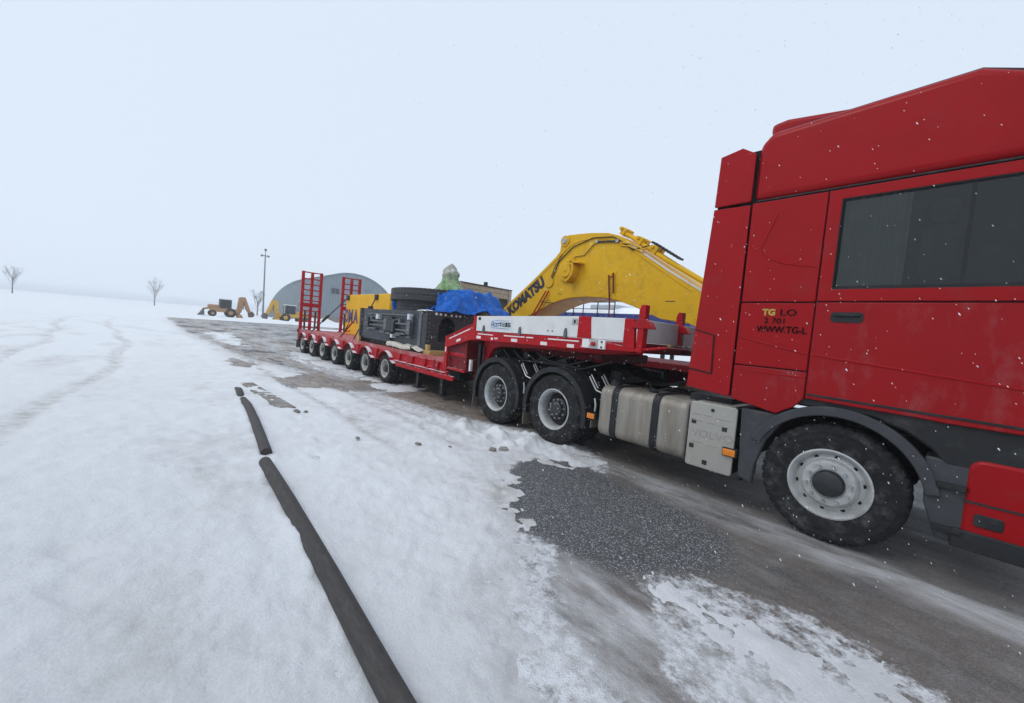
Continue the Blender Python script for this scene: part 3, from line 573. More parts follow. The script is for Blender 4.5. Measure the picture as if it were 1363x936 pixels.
build(MB().box(-1.92, -1.5, .10, .14, 3.08, 3.2), 'deflector_joint', 'dark_void', T)
# ---- side air deflector behind the cab
def fy(x): return .0+.10*max(0, (-1.56-x)/.5)     # leans slightly inwards
def dpanel(poly, name, mat, off=0., th=.03, parent=None, bevel=.006):
    n = len(poly); vs = [(q[0], fy(q[0])+off, q[1]) for q in poly]+[(q[0], fy(q[0])+off+th, q[1]) for q in poly]
    return build(MB().add(vs, [tuple(range(n)), tuple(range(2*n-1, n-1, -1))]+[(i, n+i, n+(i+1) % n, (i+1) % n) for i in range(n)]), name, mat, parent or T, bevel)
df = dpanel([(-1.556, 1.15), (-1.556, 3.105), (-1.945, 3.14), (-1.98, 2.5), (-2.05, 1.185)], 'side_deflector', 'cab_red')
dh = dpanel([(-1.79, 1.765), (-1.775, 1.37), (-2.035, 1.40), (-2.015, 1.815)], 'hatch', 'cab_red', -.008, .01, df, .002)
gap = MB()
for a_, b_ in (((-1.79, 1.775), (-2.02, 1.83)), ((-1.78, 1.775), (-1.765, 1.36)), ((-1.765, 1.36), (-2.045, 1.385))):
    gap.beam((a_[0], fy(a_[0])-.003, a_[1]), (b_[0], fy(b_[0])-.003, b_[1]), .008, .011)
build(gap, 'hatch_gap', 'dark_void', df)
dpanel([(-1.556, 3.14), (-1.556, 3.62), (-1.70, 3.72), (-1.93, 3.70), (-1.945, 3.165)], 'upper_deflector', 'cab_red', parent=T, bevel=.01)
for yy in (2.44,): build(MB().prism([(-1.556, 1.15), (-1.556, 3.6), (-1.945, 3.6), (-2.05, 1.185)], 'Y', yy, yy+.03), 'side_deflector', 'cab_red', T)
build(MB().prism([(-1.50, 3.74), (-1.53, 3.98), (-1.38, 4.0), (-.15, 3.83)], 'Y', .22, 2.28), 'roof_deflector', 'cab_red', T, .05)
# lettering on the side of the cab
text('TG', 'lettering', .082, (-1.335, -.004, 2.000), 'lettering_gold', cab, ext=.002, fat=.004)
text('LO', 'lettering', .085, (-1.19, -.006, 2.000), 'lettering_black', cab, ext=.002, sx=1.25)
text('2 701', 'lettering', .072, (-1.315, -.006, 1.922), 'lettering_black', cab, ext=.002, sx=1.15)
text('WWW.TG-L', 'lettering', .088, (-1.37, -.006, 1.835), 'lettering_black', cab, ext=.002, fat=.001, sx=.84)

# ================================================================== LOWBED TRAILER
L_ = thing('lowbed_trailer', (-12, 1.35, 0), 'long red lowbed semi-trailer with raised loading ramps and white gooseneck side boards', 'trailer')
WX = [-9.968-1.361*i for i in range(7)]; ZT = .378
for x in WX:
    build(MB().cyl((x, .1, ZT), (x, 2.65, ZT), .06, n=12), 'axle', 'black_steel', L_)
    for yc, far, det in ((.14, False, True), (.41, False, False), (2.33, True, False), (2.60, True, True)): trailer_wheel(x, yc, ZT, L_, far, det)
dk = build(MB().box(-18.95, -7.0, .12, 2.62, .86, .925), 'deck', 'deck_red', L_, .008)
for y in (.08, 2.62): build(MB().box(-18.95, -7.0, y, y+.045, .80, .945), 'deck_edge', 'deck_red', dk, .006)
for y in (.85, 1.75): build(MB().box(-18.9, -6.4, y, y+.14, .46, .86), 'main_beam', 'trailer_dark_red', L_, .01)
for i in range(12): build(MB().box(-18.4+i*.98, -18.32+i*.98, .2, 2.5, .72, .86), 'cross_beam', 'trailer_dark_red', L_)
# scalloped side plate between the wheels
pts = []; x = -18.95
while x <= -9.30001:
    z = .60
    for c in WX:
        d = abs(x-c)
        if d < .47: z = max(z, ZT+math.sqrt(.47**2-d*d))
    pts.append((x, z)); x += .05
build(MB().prism([(-18.95, .86)]+[(q[0], min(q[1], .855)) for q in pts]+[(-9.3, .86)], 'Y', .075, .10), 'side_plate', 'trailer_red', L_, smooth=0)
for i, c in enumerate(WX):
    fd = build(MB().arc_shell((c, ZT), .452, .470, 32, 148, -.03, .36, 22), 'fender', 'fender_red', L_)
    for s_ in (1, -1):
        xx = c+s_*(.47*math.cos(R(32))); zz = ZT+.47*math.sin(R(32))
        build(MB().beam((xx-s_*.01, .16, zz), (xx+s_*.16, .16, zz-.06), .38, .016), 'fender_lip', 'fender_red', fd)
    g = MB()
    if i < 6:
        xm = c-.68
        g.prism([(xm-.10, .86), (xm+.10, .86), (xm+.02, .58), (xm-.02, .58)], 'Y', .035, .075)
        build(g, 'gusset', 'trailer_red', L_, .004)
# front part of the bed side
build(MB().box(-9.4, -7.05, .05, .08, .66, .86), 'side_plate', 'trailer_red', L_, .004)
build(MB().box(-9.42, -7.02, -.02, .10, .645, .665), 'bed_lip', 'fender_red', L_, .003)
for x in (-9.15, -8.5, -7.9, -7.35): build(MB().prism([(x-.07, .86), (x+.07, .86), (x+.012, .67), (x-.012, .67)], 'Y', .005, .05), 'gusset', 'trailer_red', L_, .004)
rail = build(MB().box(-9.23, -6.66, -.03, .03, .535, .625), 'side_rail', 'trailer_red', L_, .006)
for x in (-8.7, -7.75, -6.95): build(MB().box(x-.03, x+.03, .0, .05, .62, .70), 'rail_post', 'trailer_red', rail)
build(MB().tube([(-7.55, .05, .88), (-7.42, -.01, .72), (-7.2, -.015, .70)], .01), 'hanging_strap', 'hose_black', L_)
build(MB().box(-9.0, -7.2, .5, 2.2, .45, .66), 'under_box', 'black_steel', L_, .02)
for x in (-8.6, -7.5): build(MB().box(x-.06, x+.06, .25, .37, .12, .66).box(x-.12, x+.12, .2, .42, .09, .12), 'support_leg', 'black_steel', L_, .005)
# rear end
re_ = build(MB().box(-19.12, -18.93, .06, 2.66, .42, .93), 'rear_beam', 'trailer_dark_red', L_, .01)
for y in (.10, 2.40): build(MB().box(-19.14, -19.118, y, y+.22, .55, .65), 'tail_lamp', 'red_lens', re_, .006)
build(MB().box(-19.10, -19.08, .02, .6, .15, .45), 'mudflap', 'flap_rubber', re_)
# loading ramps stood upright
def ramp(y0, y1):
    xr = -19.0; ym = (y0+y1)/2
    rp = build(MB().box(xr-.05, xr+.05, ym-.055, ym+.055, .90, 3.44), 'ramp', 'trailer_red', L_, .008)
    for y in (y0+.055, y1-.055): build(MB().box(xr-.06, xr+.06, y-.055, y+.055, .82, 3.46), 'stile', 'trailer_red', rp, .008)
    for z in (1.02, 1.28, 1.52, 1.74, 2.18, 2.40, 2.64, 2.88, 3.12, 3.40): build(MB().box(xr-.035, xr+.035, y0+.1, y1-.1, z, z+.045), 'rung', 'trailer_red', rp, .004)
    build(MB().box(xr-.045, xr+.045, y0+.1, y1-.1, 1.93, 2.10), 'cross_plate', 'trailer_red', rp, .004)
    for yy in ((y0+ym)/2, (ym+y1)/2): build(MB().box(xr-.03, xr+.03, yy-.035, yy+.035, .95, 1.75), 'spacer', 'black_steel', rp, .004)
    for yy in (y0, y1): build(MB().cyl((xr-.02, yy-.05, .90), (xr-.02, yy+.05, .90), .06), 'hinge', 'trailer_dark_red', rp)
ramp(.06, .90); ramp(1.74, 2.60)
# swan neck
build(MB().prism([(-7.08, .77), (-7.08, 1.38), (-6.12, 1.70), (-6.05, 1.57), (-6.05, 1.41), (-6.16, 1.41), (-6.98, 1.20), (-6.98, .77)], 'Y', .0, .06), 'neck_flange', 'trailer_red', L_, .008)
nk = build(MB().prism([(-7.05, .77), (-7.05, 1.36), (-6.1, 1.66), (-6.1, 1.40), (-6.38, 1.36), (-6.38, .77)], 'Y', .10, 2.6), 'swan_neck', 'trailer_dark_red', L_, .01)
build(MB().box(-7.0, -6.36, .07, .10, 1.04, 1.10), 'rib', 'trailer_red', nk); build(MB().box(-7.0, -6.34, .02, .10, .75, .79), 'bottom_lip', 'trailer_red', nk); build(MB().box(-6.42, -6.36, .06, .10, .79, 1.36), 'rib', 'trailer_dark_red', nk)
build(MB().prism([(-7.10, 1.40), (-6.12, 1.725), (-6.12, 1.705), (-7.10, 1.38)], 'Y', -.005, 2.65), 'neck_cover', 'trailer_red', nk, .003)
build(MB().box(-6.16, -5.75, .32, 2.3, .85, 1.40), 'neck_recess', 'black_steel', L_, .01)
build(MB().cyl((-6.12, .2, .72), (-6.12, .2, 1.35), .03).cyl((-6.02, .22, .85), (-6.02, .22, 1.3), .02), 'neck_cylinder', 'black_steel', L_)
build(MB().box(-6.24, -6.19, .05, .10, .80, 1.02), 'white_tag', 'reflector_white', L_)
# gooseneck
gn = build(MB().prism([(-6.05, 1.415), (-6.05, 1.575), (-3.62, 1.615), (-3.40, 1.620), (-2.68, 1.545), (-2.32, 1.60), (-2.30, 1.575), (-2.75, 1.50), (-3.35, 1.485), (-3.66, 1.455)], 'Y', .0, .07), 'gooseneck_beam', 'trailer_red', L_, .008)
build(MB().prism([(-6.05, 1.415), (-6.05, 1.575), (-3.4, 1.62), (-2.68, 1.545), (-2.75, 1.50), (-3.66, 1.455)], 'Y', 2.63, 2.70), 'gooseneck_beam', 'trailer_red', L_, .008)
bot = [(-5.95, .98), (-5.86, 1.18), (-5.78, 1.28), (-5.62, 1.33), (-5.2, 1.35), (-4.3, 1.385), (-3.4, 1.41), (-2.75, 1.47)]
build(MB().prism(bot+[(-2.75, 1.5), (-6.1, 1.44), (-6.1, .98)], 'Y', .27, .31), 'gooseneck_web', 'trailer_red', L_, .004)
build(MB().grid([[(q[0], y, q[1]) for y in (.23, .36)] for q in bot]+[[(q[0], y, q[1]-.015) for y in (.23, .36)] for q in bot[::-1]], True), 'web_flange', 'trailer_red', L_)
build(MB().prism([(-6.1, 1.41), (-6.1, 1.55), (-2.8, 1.585), (-2.8, 1.49)], 'Y', .07, 2.63), 'gooseneck_deck', 'trailer_dark_red', L_)
build(MB().box(-5.4, -3.6, .6, 1.95, 1.26, 1.42), 'coupling_plate', 'trailer_dark_red', L_, .02)
for k, x in enumerate((-5.0, -4.6, -4.15)): build(MB().cyl((x, .36, 1.24-.03*k), (x, .6, 1.24-.03*k), .07+.01*k, n=14), 'air_canister', 'black_steel', L_)
for k in range(4): build(MB().tube([(-5.6+.3*k, .33, 1.30), (-5.3+.3*k, .3, 1.12+.03*k), (-4.8+.35*k, .34, 1.16), (-4.3+.35*k, .4, 1.32)], .016, 7), 'air_hose', 'hose_black', L_)
# side boards
wb = build(MB().prism([(-6.04, 1.585), (-6.05, 1.86), (-3.625, 1.925), (-3.605, 1.625)], 'Y', .005, .04), 'side_board', 'white_board', L_, .005)
build(MB().prism([(-3.62, 1.62), (-3.615, 1.925), (-3.41, 1.925), (-3.375, 1.625)], 'Y', -.008, .05), 'red_post', 'trailer_red', L_, .005)
wf = build(MB().prism([(-3.405, 1.625), (-3.405, 1.92), (-2.875, 1.92), (-2.845, 1.63)], 'Y', .003, .04), 'side_board', 'white_board', L_, .005)
build(MB().prism([(-2.87, 1.54), (-2.87, 1.915), (-2.735, 1.915), (-2.70, 1.54)], 'Y', -.006, .05), 'red_post', 'trailer_red', L_, .005)
build(MB().prism([(-6.04, 1.585), (-6.05, 1.86), (-2.875, 1.92), (-2.845, 1.63)], 'Y', 2.64, 2.68), 'side_board', 'white_board', L_, .005)
build(MB().box(-6.135, -6.055, -.004, .06, 1.56, 1.865), 'red_post', 'trailer_red', L_, .005); build(MB().box(-5.98, -5.92, -.002, .01, 1.79, 1.84), 'latch_socket', 'dark_void', wb)
build(MB().box(-3.74, -3.635, -.004, .006, 1.80, 1.89), 'latch_plate', 'bare_steel', wb, .003); build(MB().box(-3.70, -3.67, -.006, .0, 1.82, 1.87), 'latch_socket', 'dark_void', wb)
for x, z in ((-5.80, 1.55), (-4.825, 1.57), (-3.84, 1.60)): build(MB().prism([(x-.028, z), (x-.024, z+.10), (x-.008, z+.145), (x+.008, z+.145), (x+.024, z+.10), (x+.028, z)], 'Y', -.02, .012), 'board_hinge', 'machine_fitting', wb, .004)
for x in (-4.2, -4.11): build(MB().cyl((x, .006, 1.685), (x, .0, 1.685), .012, n=8), 'bolt', 'black_steel', wb)
# reflective strips and labels on the red beam
for x0, x1, z0, z1 in ((-5.97, -5.52, 1.525, 1.525), (-5.22, -4.70, 1.535, 1.545), (-4.66, -4.50, 1.545, 1.548), (-4.18, -3.58, 1.555, 1.562)):
    build(MB().prism([(x0, z0), (x1, z1), (x1, z1+.018), (x0, z0+.018)], 'Y', -.004, .003), 'reflective_strip', 'reflector_white', gn)
for x0, x1, z in ((-6.0, -5.87, 1.445), (-5.02, -4.87, 1.46), (-4.33, -4.19, 1.462), (-3.79, -3.66, 1.47)):
    build(MB().box(x0, x1, -.004, .003, z, z+.05), 'label_plate', 'reflector_white', gn)
build(MB().box(-5.57, -5.51, -.003, .003, 1.45, 1.49).box(-5.47, -5.44, -.003, .003, 1.465, 1.495).box(-5.43, -5.38, -.003, .003, 1.47, 1.495), 'painted_mark', 'reflector_white', gn)
build(MB().tube([(-5.58, -.002, 1.425), (-5.54, -.002, 1.40), (-5.50, -.002, 1.425)], .007, 5), 'hook', 'trailer_red', gn)
build(MB().prism([(-6.93, 1.385), (-6.22, 1.62), (-6.22, 1.60), (-6.93, 1.365)], 'Y', -.004, .003), 'reflective_strip', 'reflector_white', L_); build(MB().prism([(-6.66, 1.37), (-6.52, 1.415), (-6.52, 1.365), (-6.66, 1.32)], 'Y', -.004, .003), 'label_plate', 'reflector_white', L_)
build(MB().box(-7.05, -7.01, -.004, .003, 1.10, 1.20), 'label_plate', 'reflector_white', L_)
# control box
cb = build(MB().box(-3.50, -3.12, -.03, .0, 1.495, 1.615), 'control_box', 'white_paint', L_, .004)
build(MB().box(-3.375, -3.235, -.045, -.02, 1.492, 1.615), 'valve_plate', 'bare_steel', cb, .004); build(MB().cyl((-3.29, -.04, 1.555), (-3.29, -.085, 1.555), .032, .028, 14), 'red_knob', 'red_lens', cb); build(MB().cyl((-3.345, -.04, 1.555), (-3.345, -.07, 1.555), .016, n=10), 'knob', 'white_paint', cb)
for z in (1.52, 1.59): build(MB().cyl((-3.17, -.03, z), (-3.17, -.04, z), .014, n=8), 'socket', 'black_steel', cb)
# maker's sticker on the white board
stk = build(MB().prism([(-5.645, 1.63), (-5.655, 1.81), (-5.04, 1.822), (-5.03, 1.642)], 'Y', .001, .006), 'sticker', 'sticker', wb)
text('HCST', 'lettering', .095, (-5.60, -.0005, 1.69), 'logo_blue', wb, ext=.001, fat=.003, sx=.95, shear=.15)
text('华云重装', 'lettering', .085, (-5.365, -.0005, 1.70), 'lettering_black', wb, ext=.001, fat=.002, sx=.88)
build(MB().box(-5.58, -5.10, -.0005, .002, 1.66, 1.668).box(-5.50, -5.12, -.0005, .002, 1.795, 1.80), 'sticker_line', 'logo_blue', wb); build(MB().prism([(-5.59, 1.765), (-5.52, 1.765), (-5.55, 1.79)], 'Y', -.0005, .002), 'sticker_mark', 'logo_blue', wb)
# headboard at the front of the gooseneck, with posts
build(MB().box(-2.66, -2.62, .10, 2.6, 1.63, 1.915), 'headboard', 'white_board', L_, .004)
build(MB().box(-2.67, -2.60, .10, 2.6, 1.50, 1.625), 'front_beam', 'trailer_dark_red', L_, .006)
for y in (.0, .96, 1.72, 2.62):
    ps = build(MB().prism([(-2.67, 1.50), (-2.67, 2.03), (-2.645, 2.09), (-2.585, 2.09), (-2.585, 1.50)], 'Y', y-.02, y+.08), 'stake_post', 'trailer_red', L_, .006)
    build(MB().prism([(-2.76, 1.80), (-2.72, 1.875), (-2.645, 1.915), (-2.585, 1.915), (-2.52, 1.875), (-2.48, 1.80)], 'Y', y-.03, y+.10), 'post_collar', 'trailer_red', ps, .006)
build(MB().prism([(-2.74, 1.535), (-2.30, 1.60), (-2.28, 1.58), (-2.70, 1.49)], 'Y', .05, 2.6), 'front_lip', 'trailer_dark_red', L_, .006)
mb = MB()
for k in range(4): mb.tube([(-2.58, .5+.2*k, 1.56), (-2.4, .55+.2*k, 1.62), (-2.2, .6+.15*k, 1.55), (-2.05, .8+.1*k, 1.7)], .014)
build(mb, 'coupling_hoses', 'hose_black', L_); build(MB().cyl((-2.58, .62, 1.60), (-2.53, .62, 1.60), .035), 'coupling_head', 'timber_yellow', L_)

# ================================================================== LOAD: black undercarriage centre frame with slewing ring
F = thing('machine_frame', (-10.25, 1.6, .93), 'black steel excavator centre frame with big slewing ring, lashed on the lowbed deck', 'machine part')
body = build(MB().box(-12.22, -8.55, .20, 2.95, 1.06, 1.935), 'frame_body', 'machine_black', F, .012)
hole = [(.50, 1.24), (.50, 1.62), (.56, 1.76), (.70, 1.83), (.88, 1.78), (.97, 1.64), (.97, 1.24)]
fp = [(.18, .94), (.18, 1.945), (2.97, 1.945), (2.97, .94), (1.2, .94), (.735, .94), (.735, 1.24)]+[(.97, 1.24), (.97, 1.64), (.88, 1.78), (.70, 1.83), (.56, 1.76), (.50, 1.62), (.50, 1.24), (.734, 1.24), (.734, .94)]
build(MB().prism(fp, 'X', -8.30, -8.21), 'front_plate', 'machine_dull', F, .004)
build(MB().box(-8.56, -8.29, .2, .30, .94, 1.93).box(-8.56, -8.29, 2.85, 2.95, .94, 1.93).box(-8.56, -8.29, .2, 2.95, 1.88, 1.93), 'front_box', 'machine_black', F)
build(MB().box(-12.32, -12.20, .16, 2.98, .94, 1.955), 'rear_flange', 'machine_dull', F, .006)
build(MB().box(-12.2, -8.56, .34, 2.8, .94, 1.07), 'lower_ring_base', 'machine_dull', F, .01)
build(MB().box(-8.62, -8.48, .185, .24, .94, 1.94), 'corner_rib', 'machine_fitting', F, .005)
bl = MB()
for i in range(9): z = 1.03+.105*i; bl.cyl((-12.16, .199, z), (-12.16, .18, z), .024, n=6); bl.cyl((-8.206, .235, z), (-8.19, .235, z), .020, n=6)
for i in range(11): x = -12.0+.17*i; bl.cyl((x, .339, 1.0), (x, .315, 1.0), .028, n=6)
for i in range(14): y = 1.2+.13*i; bl.cyl((-8.21, y, 1.80), (-8.19, y, 1.80), .018, n=6)
props(build(bl, 'bolt_heads', 'machine_fitting', F), kind='stuff')
for y in (.41, .53, .66, .83, .96, 1.07): build(MB().cyl((-8.211, y, 1.885), (-8.195, y, 1.885), .032, n=12), 'white_cap', 'white_paint', F)
def pipe_group(x0, x1, zs, ex):
    for z in zs: build(MB().tube([(x0, .155, z), (x1, .155, z)], .028, 10), 'hydraulic_pipe', 'machine_fitting', F)
    build(MB().box(x0-.10, x0+.08, .09, .205, min(zs)-.07, max(zs)+.07), 'valve_block', 'machine_black', F, .01)
    build(MB().box(x1-.06, x1+.12, .09, .205, min(zs)-.09, max(zs)+.09), 'valve_block', 'machine_fitting', F, .01)
pipe_group(-11.55, -10.35, (1.48, 1.60), 0); pipe_group(-9.85, -9.0, (1.42, 1.58), 0)
build(MB().tube([(-11.6, .16, 1.78), (-11.4, .15, 1.80), (-9.2, .15, 1.80), (-8.85, .15, 1.76), (-8.85, .16, 1.6)], .018, 8), 'hydraulic_pipe', 'machine_fitting', F)
build(MB().tube([(-11.5, .16, 1.72), (-10.2, .15, 1.73), (-9.9, .14, 1.66), (-9.5, .15, 1.70)], .016, 8), 'hydraulic_pipe', 'machine_fitting', F)
build(MB().box(-10.28, -9.98, .10, .205, 1.36, 1.74), 'manifold', 'machine_dull', F, .02); build(MB().box(-10.25, -10.05, .12, .205, 1.06, 1.36), 'bracket', 'machine_dull', F, .02)
for x, z, ww in ((-11.5, 1.37, .22), (-11.2, 1.39, .5), (-10.5, 1.33, .3), (-10.1, 1.31, .35), (-9.4, 1.34, .5), (-8.95, 1.28, .2), (-9.6, 1.30, .4)): build(MB().box(x-ww/2, x+ww/2, .10, .205, z-.03, z+.01), 'bracket', 'machine_fitting', F, .006)
for x, z in ((-11.78, 1.66), (-11.78, 1.50), (-9.55, 1.64), (-11.35, 1.68)): build(MB().cyl((x, .2, z), (x, .13, z), .065, .055, 14), 'port', 'machine_fitting', F); 
for x, z, ww, hh in ((-10.92, 1.66, .16, .13), (-9.92, 1.20, .12, .09), (-9.02, 1.70, .10, .14)): build(MB().box(x, x+ww, .085, .2005, z, z+hh), 'white_plate', 'sticker', F)
# slewing ring
RC = (-9.95, 1.55, 1.935)
lr = build(MB().lathe([(1.05, 0), (1.24, 0), (1.24, .03), (1.20, .05), (1.20, .12), (1.215, .13), (1.215, .20), (1.20, .21), (1.20, .27), (1.05, .27)], RC, 'Z', 96), 'ring_base', 'machine_dull', F)
ur = build(MB().lathe([(1.06, .268), (1.36, .268), (1.375, .285), (1.375, .40), (1.365, .405), (1.365, .425), (1.375, .43), (1.375, .575), (1.36, .59), (1.10, .59), (1.06, .57), (1.06, .268)], RC, 'Z', 96), 'slewing_ring', 'machine_dull', F)
build(MB().lathe([(0, .42), (1.08, .42)], RC, 'Z', 64), 'ring_floor', 'machine_dull', F)
b2 = MB()
for i in range(64): a = 2*math.pi*i/64; b2.cyl((RC[0]+1.25*math.cos(a), RC[1]+1.25*math.sin(a), RC[2]+.588), (RC[0]+1.25*math.cos(a), RC[1]+1.25*math.sin(a), RC[2]+.605), .022, n=6)
props(build(b2, 'ring_bolts', 'machine_black', F), kind='stuff')
build(MB().box(-12.1, -11.95, .3, .42, 1.95, 2.03), 'lug', 'wood_dark', F, .01)

# small snow drift on the frame's near corner
def drift(name, cx, cy, z, rx, ry, hh, label):
    P = []
    for i in range(25):
        row = []
        for j in range(17):
            u = i/24*2-1; v = j/16*2-1; d = 1-min(1, math.sqrt(u*u+v*v)); k = float(vnoise(np.array([u*3+cx*5]), np.array([v*3+cy*5]))[0])
            row.append((cx+u*rx, cy+v*ry, z-.012+hh*(d**.6)*(.45+.8*k)))
        P.append(row)
    o = build(MB().grid(P), name, 'white_paint', None, fix=True); o.data.materials[0] = sno.data.materials[0]; return props(o, label, 'snow')
drift('snow_patch', -8.7, .42, 1.938, .45, .19, .06, 'patch of snow on the near top corner of the black frame')
drift('snow_patch', -8.45, 1.0, 1.938, .22, .45, .05, 'lumpy snow along the front edge of the black frame top')

# blue tarpaulin over the ring's front quarter
rt_ = RC[2]+.59; P = []; nx, ny = 70, 80
gx = np.linspace(-9.95, -8.02, nx); gy = np.linspace(.30, 3.02, ny); GX, GY = np.meshgrid(gx, gy, indexing='ij')
dd = np.hypot(GX-RC[0], GY-RC[1])-1.40
zz = np.where(dd < 0, rt_+.03, rt_+.03-np.clip(dd, 0, 1)*.95-.05*np.clip(dd/.2, 0, 1))
fold = (fbm(GX*2.6+GY*1.5, GY*1.1, 4)-.5)*.42*np.clip((dd+.35)/.5, .12, 1)+np.sin((np.arctan2(GY-RC[1], GX-RC[0]))*17+3*fbm(GX*2, GY*2))*.055*np.clip((dd+.1)/.3, 0, 1)
rg = 1-np.abs(2*fbm(GX*1.9+GY*.9+3, GY*1.5-GX*.8, 3)-1)*2.2; rg2 = 1-np.abs(2*fbm(GX*4.1+8, GY*3.6, 3)-1)*2.2
fold = fold+(np.clip(rg, 0, 1)**2*.075+np.clip(rg2, 0, 1)**2*.03)*np.clip((dd+.9)/.9, .25, 1)
zz = np.maximum(np.where(dd < .03, rt_+.022, 1.955), zz+fold)
edge = (GY-.55-1.0*np.clip((-8.95-GX)/1.0, 0, 1)-.12*np.sin(GX*7))
lowr = np.clip(edge/.35, 0, 1)
vs = np.stack([GX, GY, zz], -1).reshape(-1, 3); keep = (edge > 0) & (np.degrees(np.arctan2(GY-RC[1], GX-RC[0])) > -20-26*np.clip((dd-.02)/.25, 0, 1)+5*np.sin(GX*11))
mb = MB(); mb.v = [tuple(map(float, v)) for v in vs]
mb.f = [(i*ny+j, (i+1)*ny+j, (i+1)*ny+j+1, i*ny+j+1) for i in range(nx-1) for j in range(ny-1) if keep[i, j] and keep[i+1, j+1] and keep[i+1, j] and keep[i, j+1]]
me_ = build(mb, 'tarpaulin', 'tarp_blue', None, fix=False)
bm = bmesh.new(); bm.from_mesh(me_.data); bmesh.ops.delete(bm, geom=[v for v in bm.verts if not v.link_faces], context='VERTS'); bm.to_mesh(me_.data); bm.free(); me_.data.shade_smooth()
so_ = me_.modifiers.new('thick', 'SOLIDIFY'); so_.thickness = .008
props(me_, 'crumpled blue tarpaulin draped over the slewing ring', 'tarpaulin')
# its loose tail and the small blue rag on the far side of the ring
P = [[(-9.30+.5*u+.02*math.sin(v*9), .62+.14*v+.03*math.sin(u*7), 1.965+.20*math.sin(math.pi*min(1, v*.9+.1))*(.55+.45*math.sin(u*6+1))) for v in np.linspace(0, 1, 12)] for u in np.linspace(0, 1, 24)]
o = build(MB().grid(P), 'tarpaulin_tail', 'tarp_blue', None); m_ = o.modifiers.new('thick', 'SOLIDIFY'); m_.thickness = .006; props(o, 'loose pale-lit tail of blue sheet lying at the foot of the slewing ring', 'tarpaulin')
P = [[(-11.42+.10*math.cos(a)*(1+.3*v)+.02*math.sin(9*v), .92+.13*math.sin(a)*(1+.3*v), 1.95+.34*v-.05*v*v) for v in np.linspace(0, 1, 8)] for a in np.linspace(0, 2*math.pi, 15)[:-1]]
props(build(MB().grid(P, True), 'blue_rag', 'tarp_blue', None), 'small blue rag stuffed between slewing ring and yellow counterweight', 'rag')
# wrapped bundle: net and film over a standing piece on the ring
P = []
for i in range(64):
    a = 2*math.pi*i/64; row = []
    for j in range(34):
        v = j/33
        prof = float(np.interp(v, [0, .2, .4, .5, .65, .8, .93, 1], [1.0, .80, .54, .46, .47, .38, .20, .04]))
        k = .45+1.05*float(fbm(np.array([math.cos(a)*2.6+5+2*v]), np.array([math.sin(a)*2.6+v*4]), 5, .65)[0])+.13*math.sin(a*7+v*6)*(1-.5*v)
        r_ = .62*prof*k; ln = max(0, -math.cos(a))
        row.append((-10.64+r_*math.cos(a)*(1+.45*ln*(1-v)**1.5)-.05*(1-v), 2.25+r_*math.sin(a)*.75, rt_+.01+1.02*v))
    P.append(row)
def net_material():
    m = bpy.data.materials.new('net_and_film'); m.use_nodes = True; t = m.node_tree; N = t.nodes; L = t.links; p = N['Principled BSDF']; g = N.new('ShaderNodeNewGeometry')
    nn = N.new('ShaderNodeTexNoise'); nn.inputs['Scale'].default_value = 4.5; nn.inputs['Detail'].default_value = 7; nn.inputs['Roughness'].default_value = .7; L.new(g.outputs['Position'], nn.inputs['Vector'])
    sp = N.new('ShaderNodeSeparateXYZ'); L.new(g.outputs['Position'], sp.inputs[0])
    k = N.new('ShaderNodeMapRange'); L.new(sp.outputs[2], k.inputs[0]); k.inputs[1].default_value = 3.45; k.inputs[2].default_value = 2.95; k.inputs[3].default_value = -.25; k.inputs[4].default_value = .22
    ad = N.new('ShaderNodeMath'); L.new(nn.outputs[0], ad.inputs[0]); L.new(k.outputs[0], ad.inputs[1])
    r_ = N.new('ShaderNodeValToRGB'); e = r_.color_ramp.elements; e[0].position = .30; e[0].color = (.34, .33, .27, 1); e[1].position = .80; e[1].color = (.16, .33, .10, 1)
    for pos_, c_ in ((.42, (.64, .65, .60, 1)), (.50, (.26, .30, .20, 1)), (.60, (.36, .46, .27, 1))): x = e.new(pos_); x.color = c_
    L.new(ad.outputs[0], r_.inputs[0]); L.new(r_.outputs[0], p.inputs['Base Color']); p.inputs['Roughness'].default_value = .55
    b = N.new('ShaderNodeBump'); b.inputs['Strength'].default_value = .8; b.inputs['Distance'].default_value = .03; n2 = N.new('ShaderNodeTexNoise'); n2.inputs['Scale'].default_value = 14; n2.inputs['Detail'].default_value = 6; L.new(g.outputs['Position'], n2.inputs['Vector']); L.new(n2.outputs[0], b.inputs['Height']); L.new(b.outputs[0], p.inputs['Normal']); return m
o = build(MB().grid(P, True), 'wrapped_bundle', 'net_green', None); o.data.materials[0] = net_material(); props(o, 'peaked bundle wrapped in green netting and white film on the slewing ring', 'bundle')

# counterweight
sec = [(-17.30+.35*(1-math.cos(R(a))), 1.5+.45*(1-math.sin(R(a)))) for a in range(0, 91, 10)]
K = thing('counterweight', (-15.2, 1.9, .925), 'yellow excavator counterweight with large purple letters standing on the lowbed deck', 'counterweight')
cwb = build(MB().prism([(-17.60, 2.35), (-17.60, 1.60), (-17.58, 1.54), (-17.53, 1.50), (-13.25, 1.50), (-13.25, 2.35)], 'Z', .925, 2.58), 'weight_body', 'weight_yellow', K, .03)
for i, (ch, x, s_) in enumerate((('O', -17.575, .62), ('M', -17.16, .86), ('A', -16.56, .86))): text(ch, 'letter', .74, (x, 1.494, 1.44), 'letter_purple', K, ext=.004, fat=.035, sx=s_)
for x in (-17.3, -14.35): build(MB().box(x-.13, x+.13, 1.44, 1.56, 2.36, 2.56), 'lifting_lug', 'black_steel', K, .02)
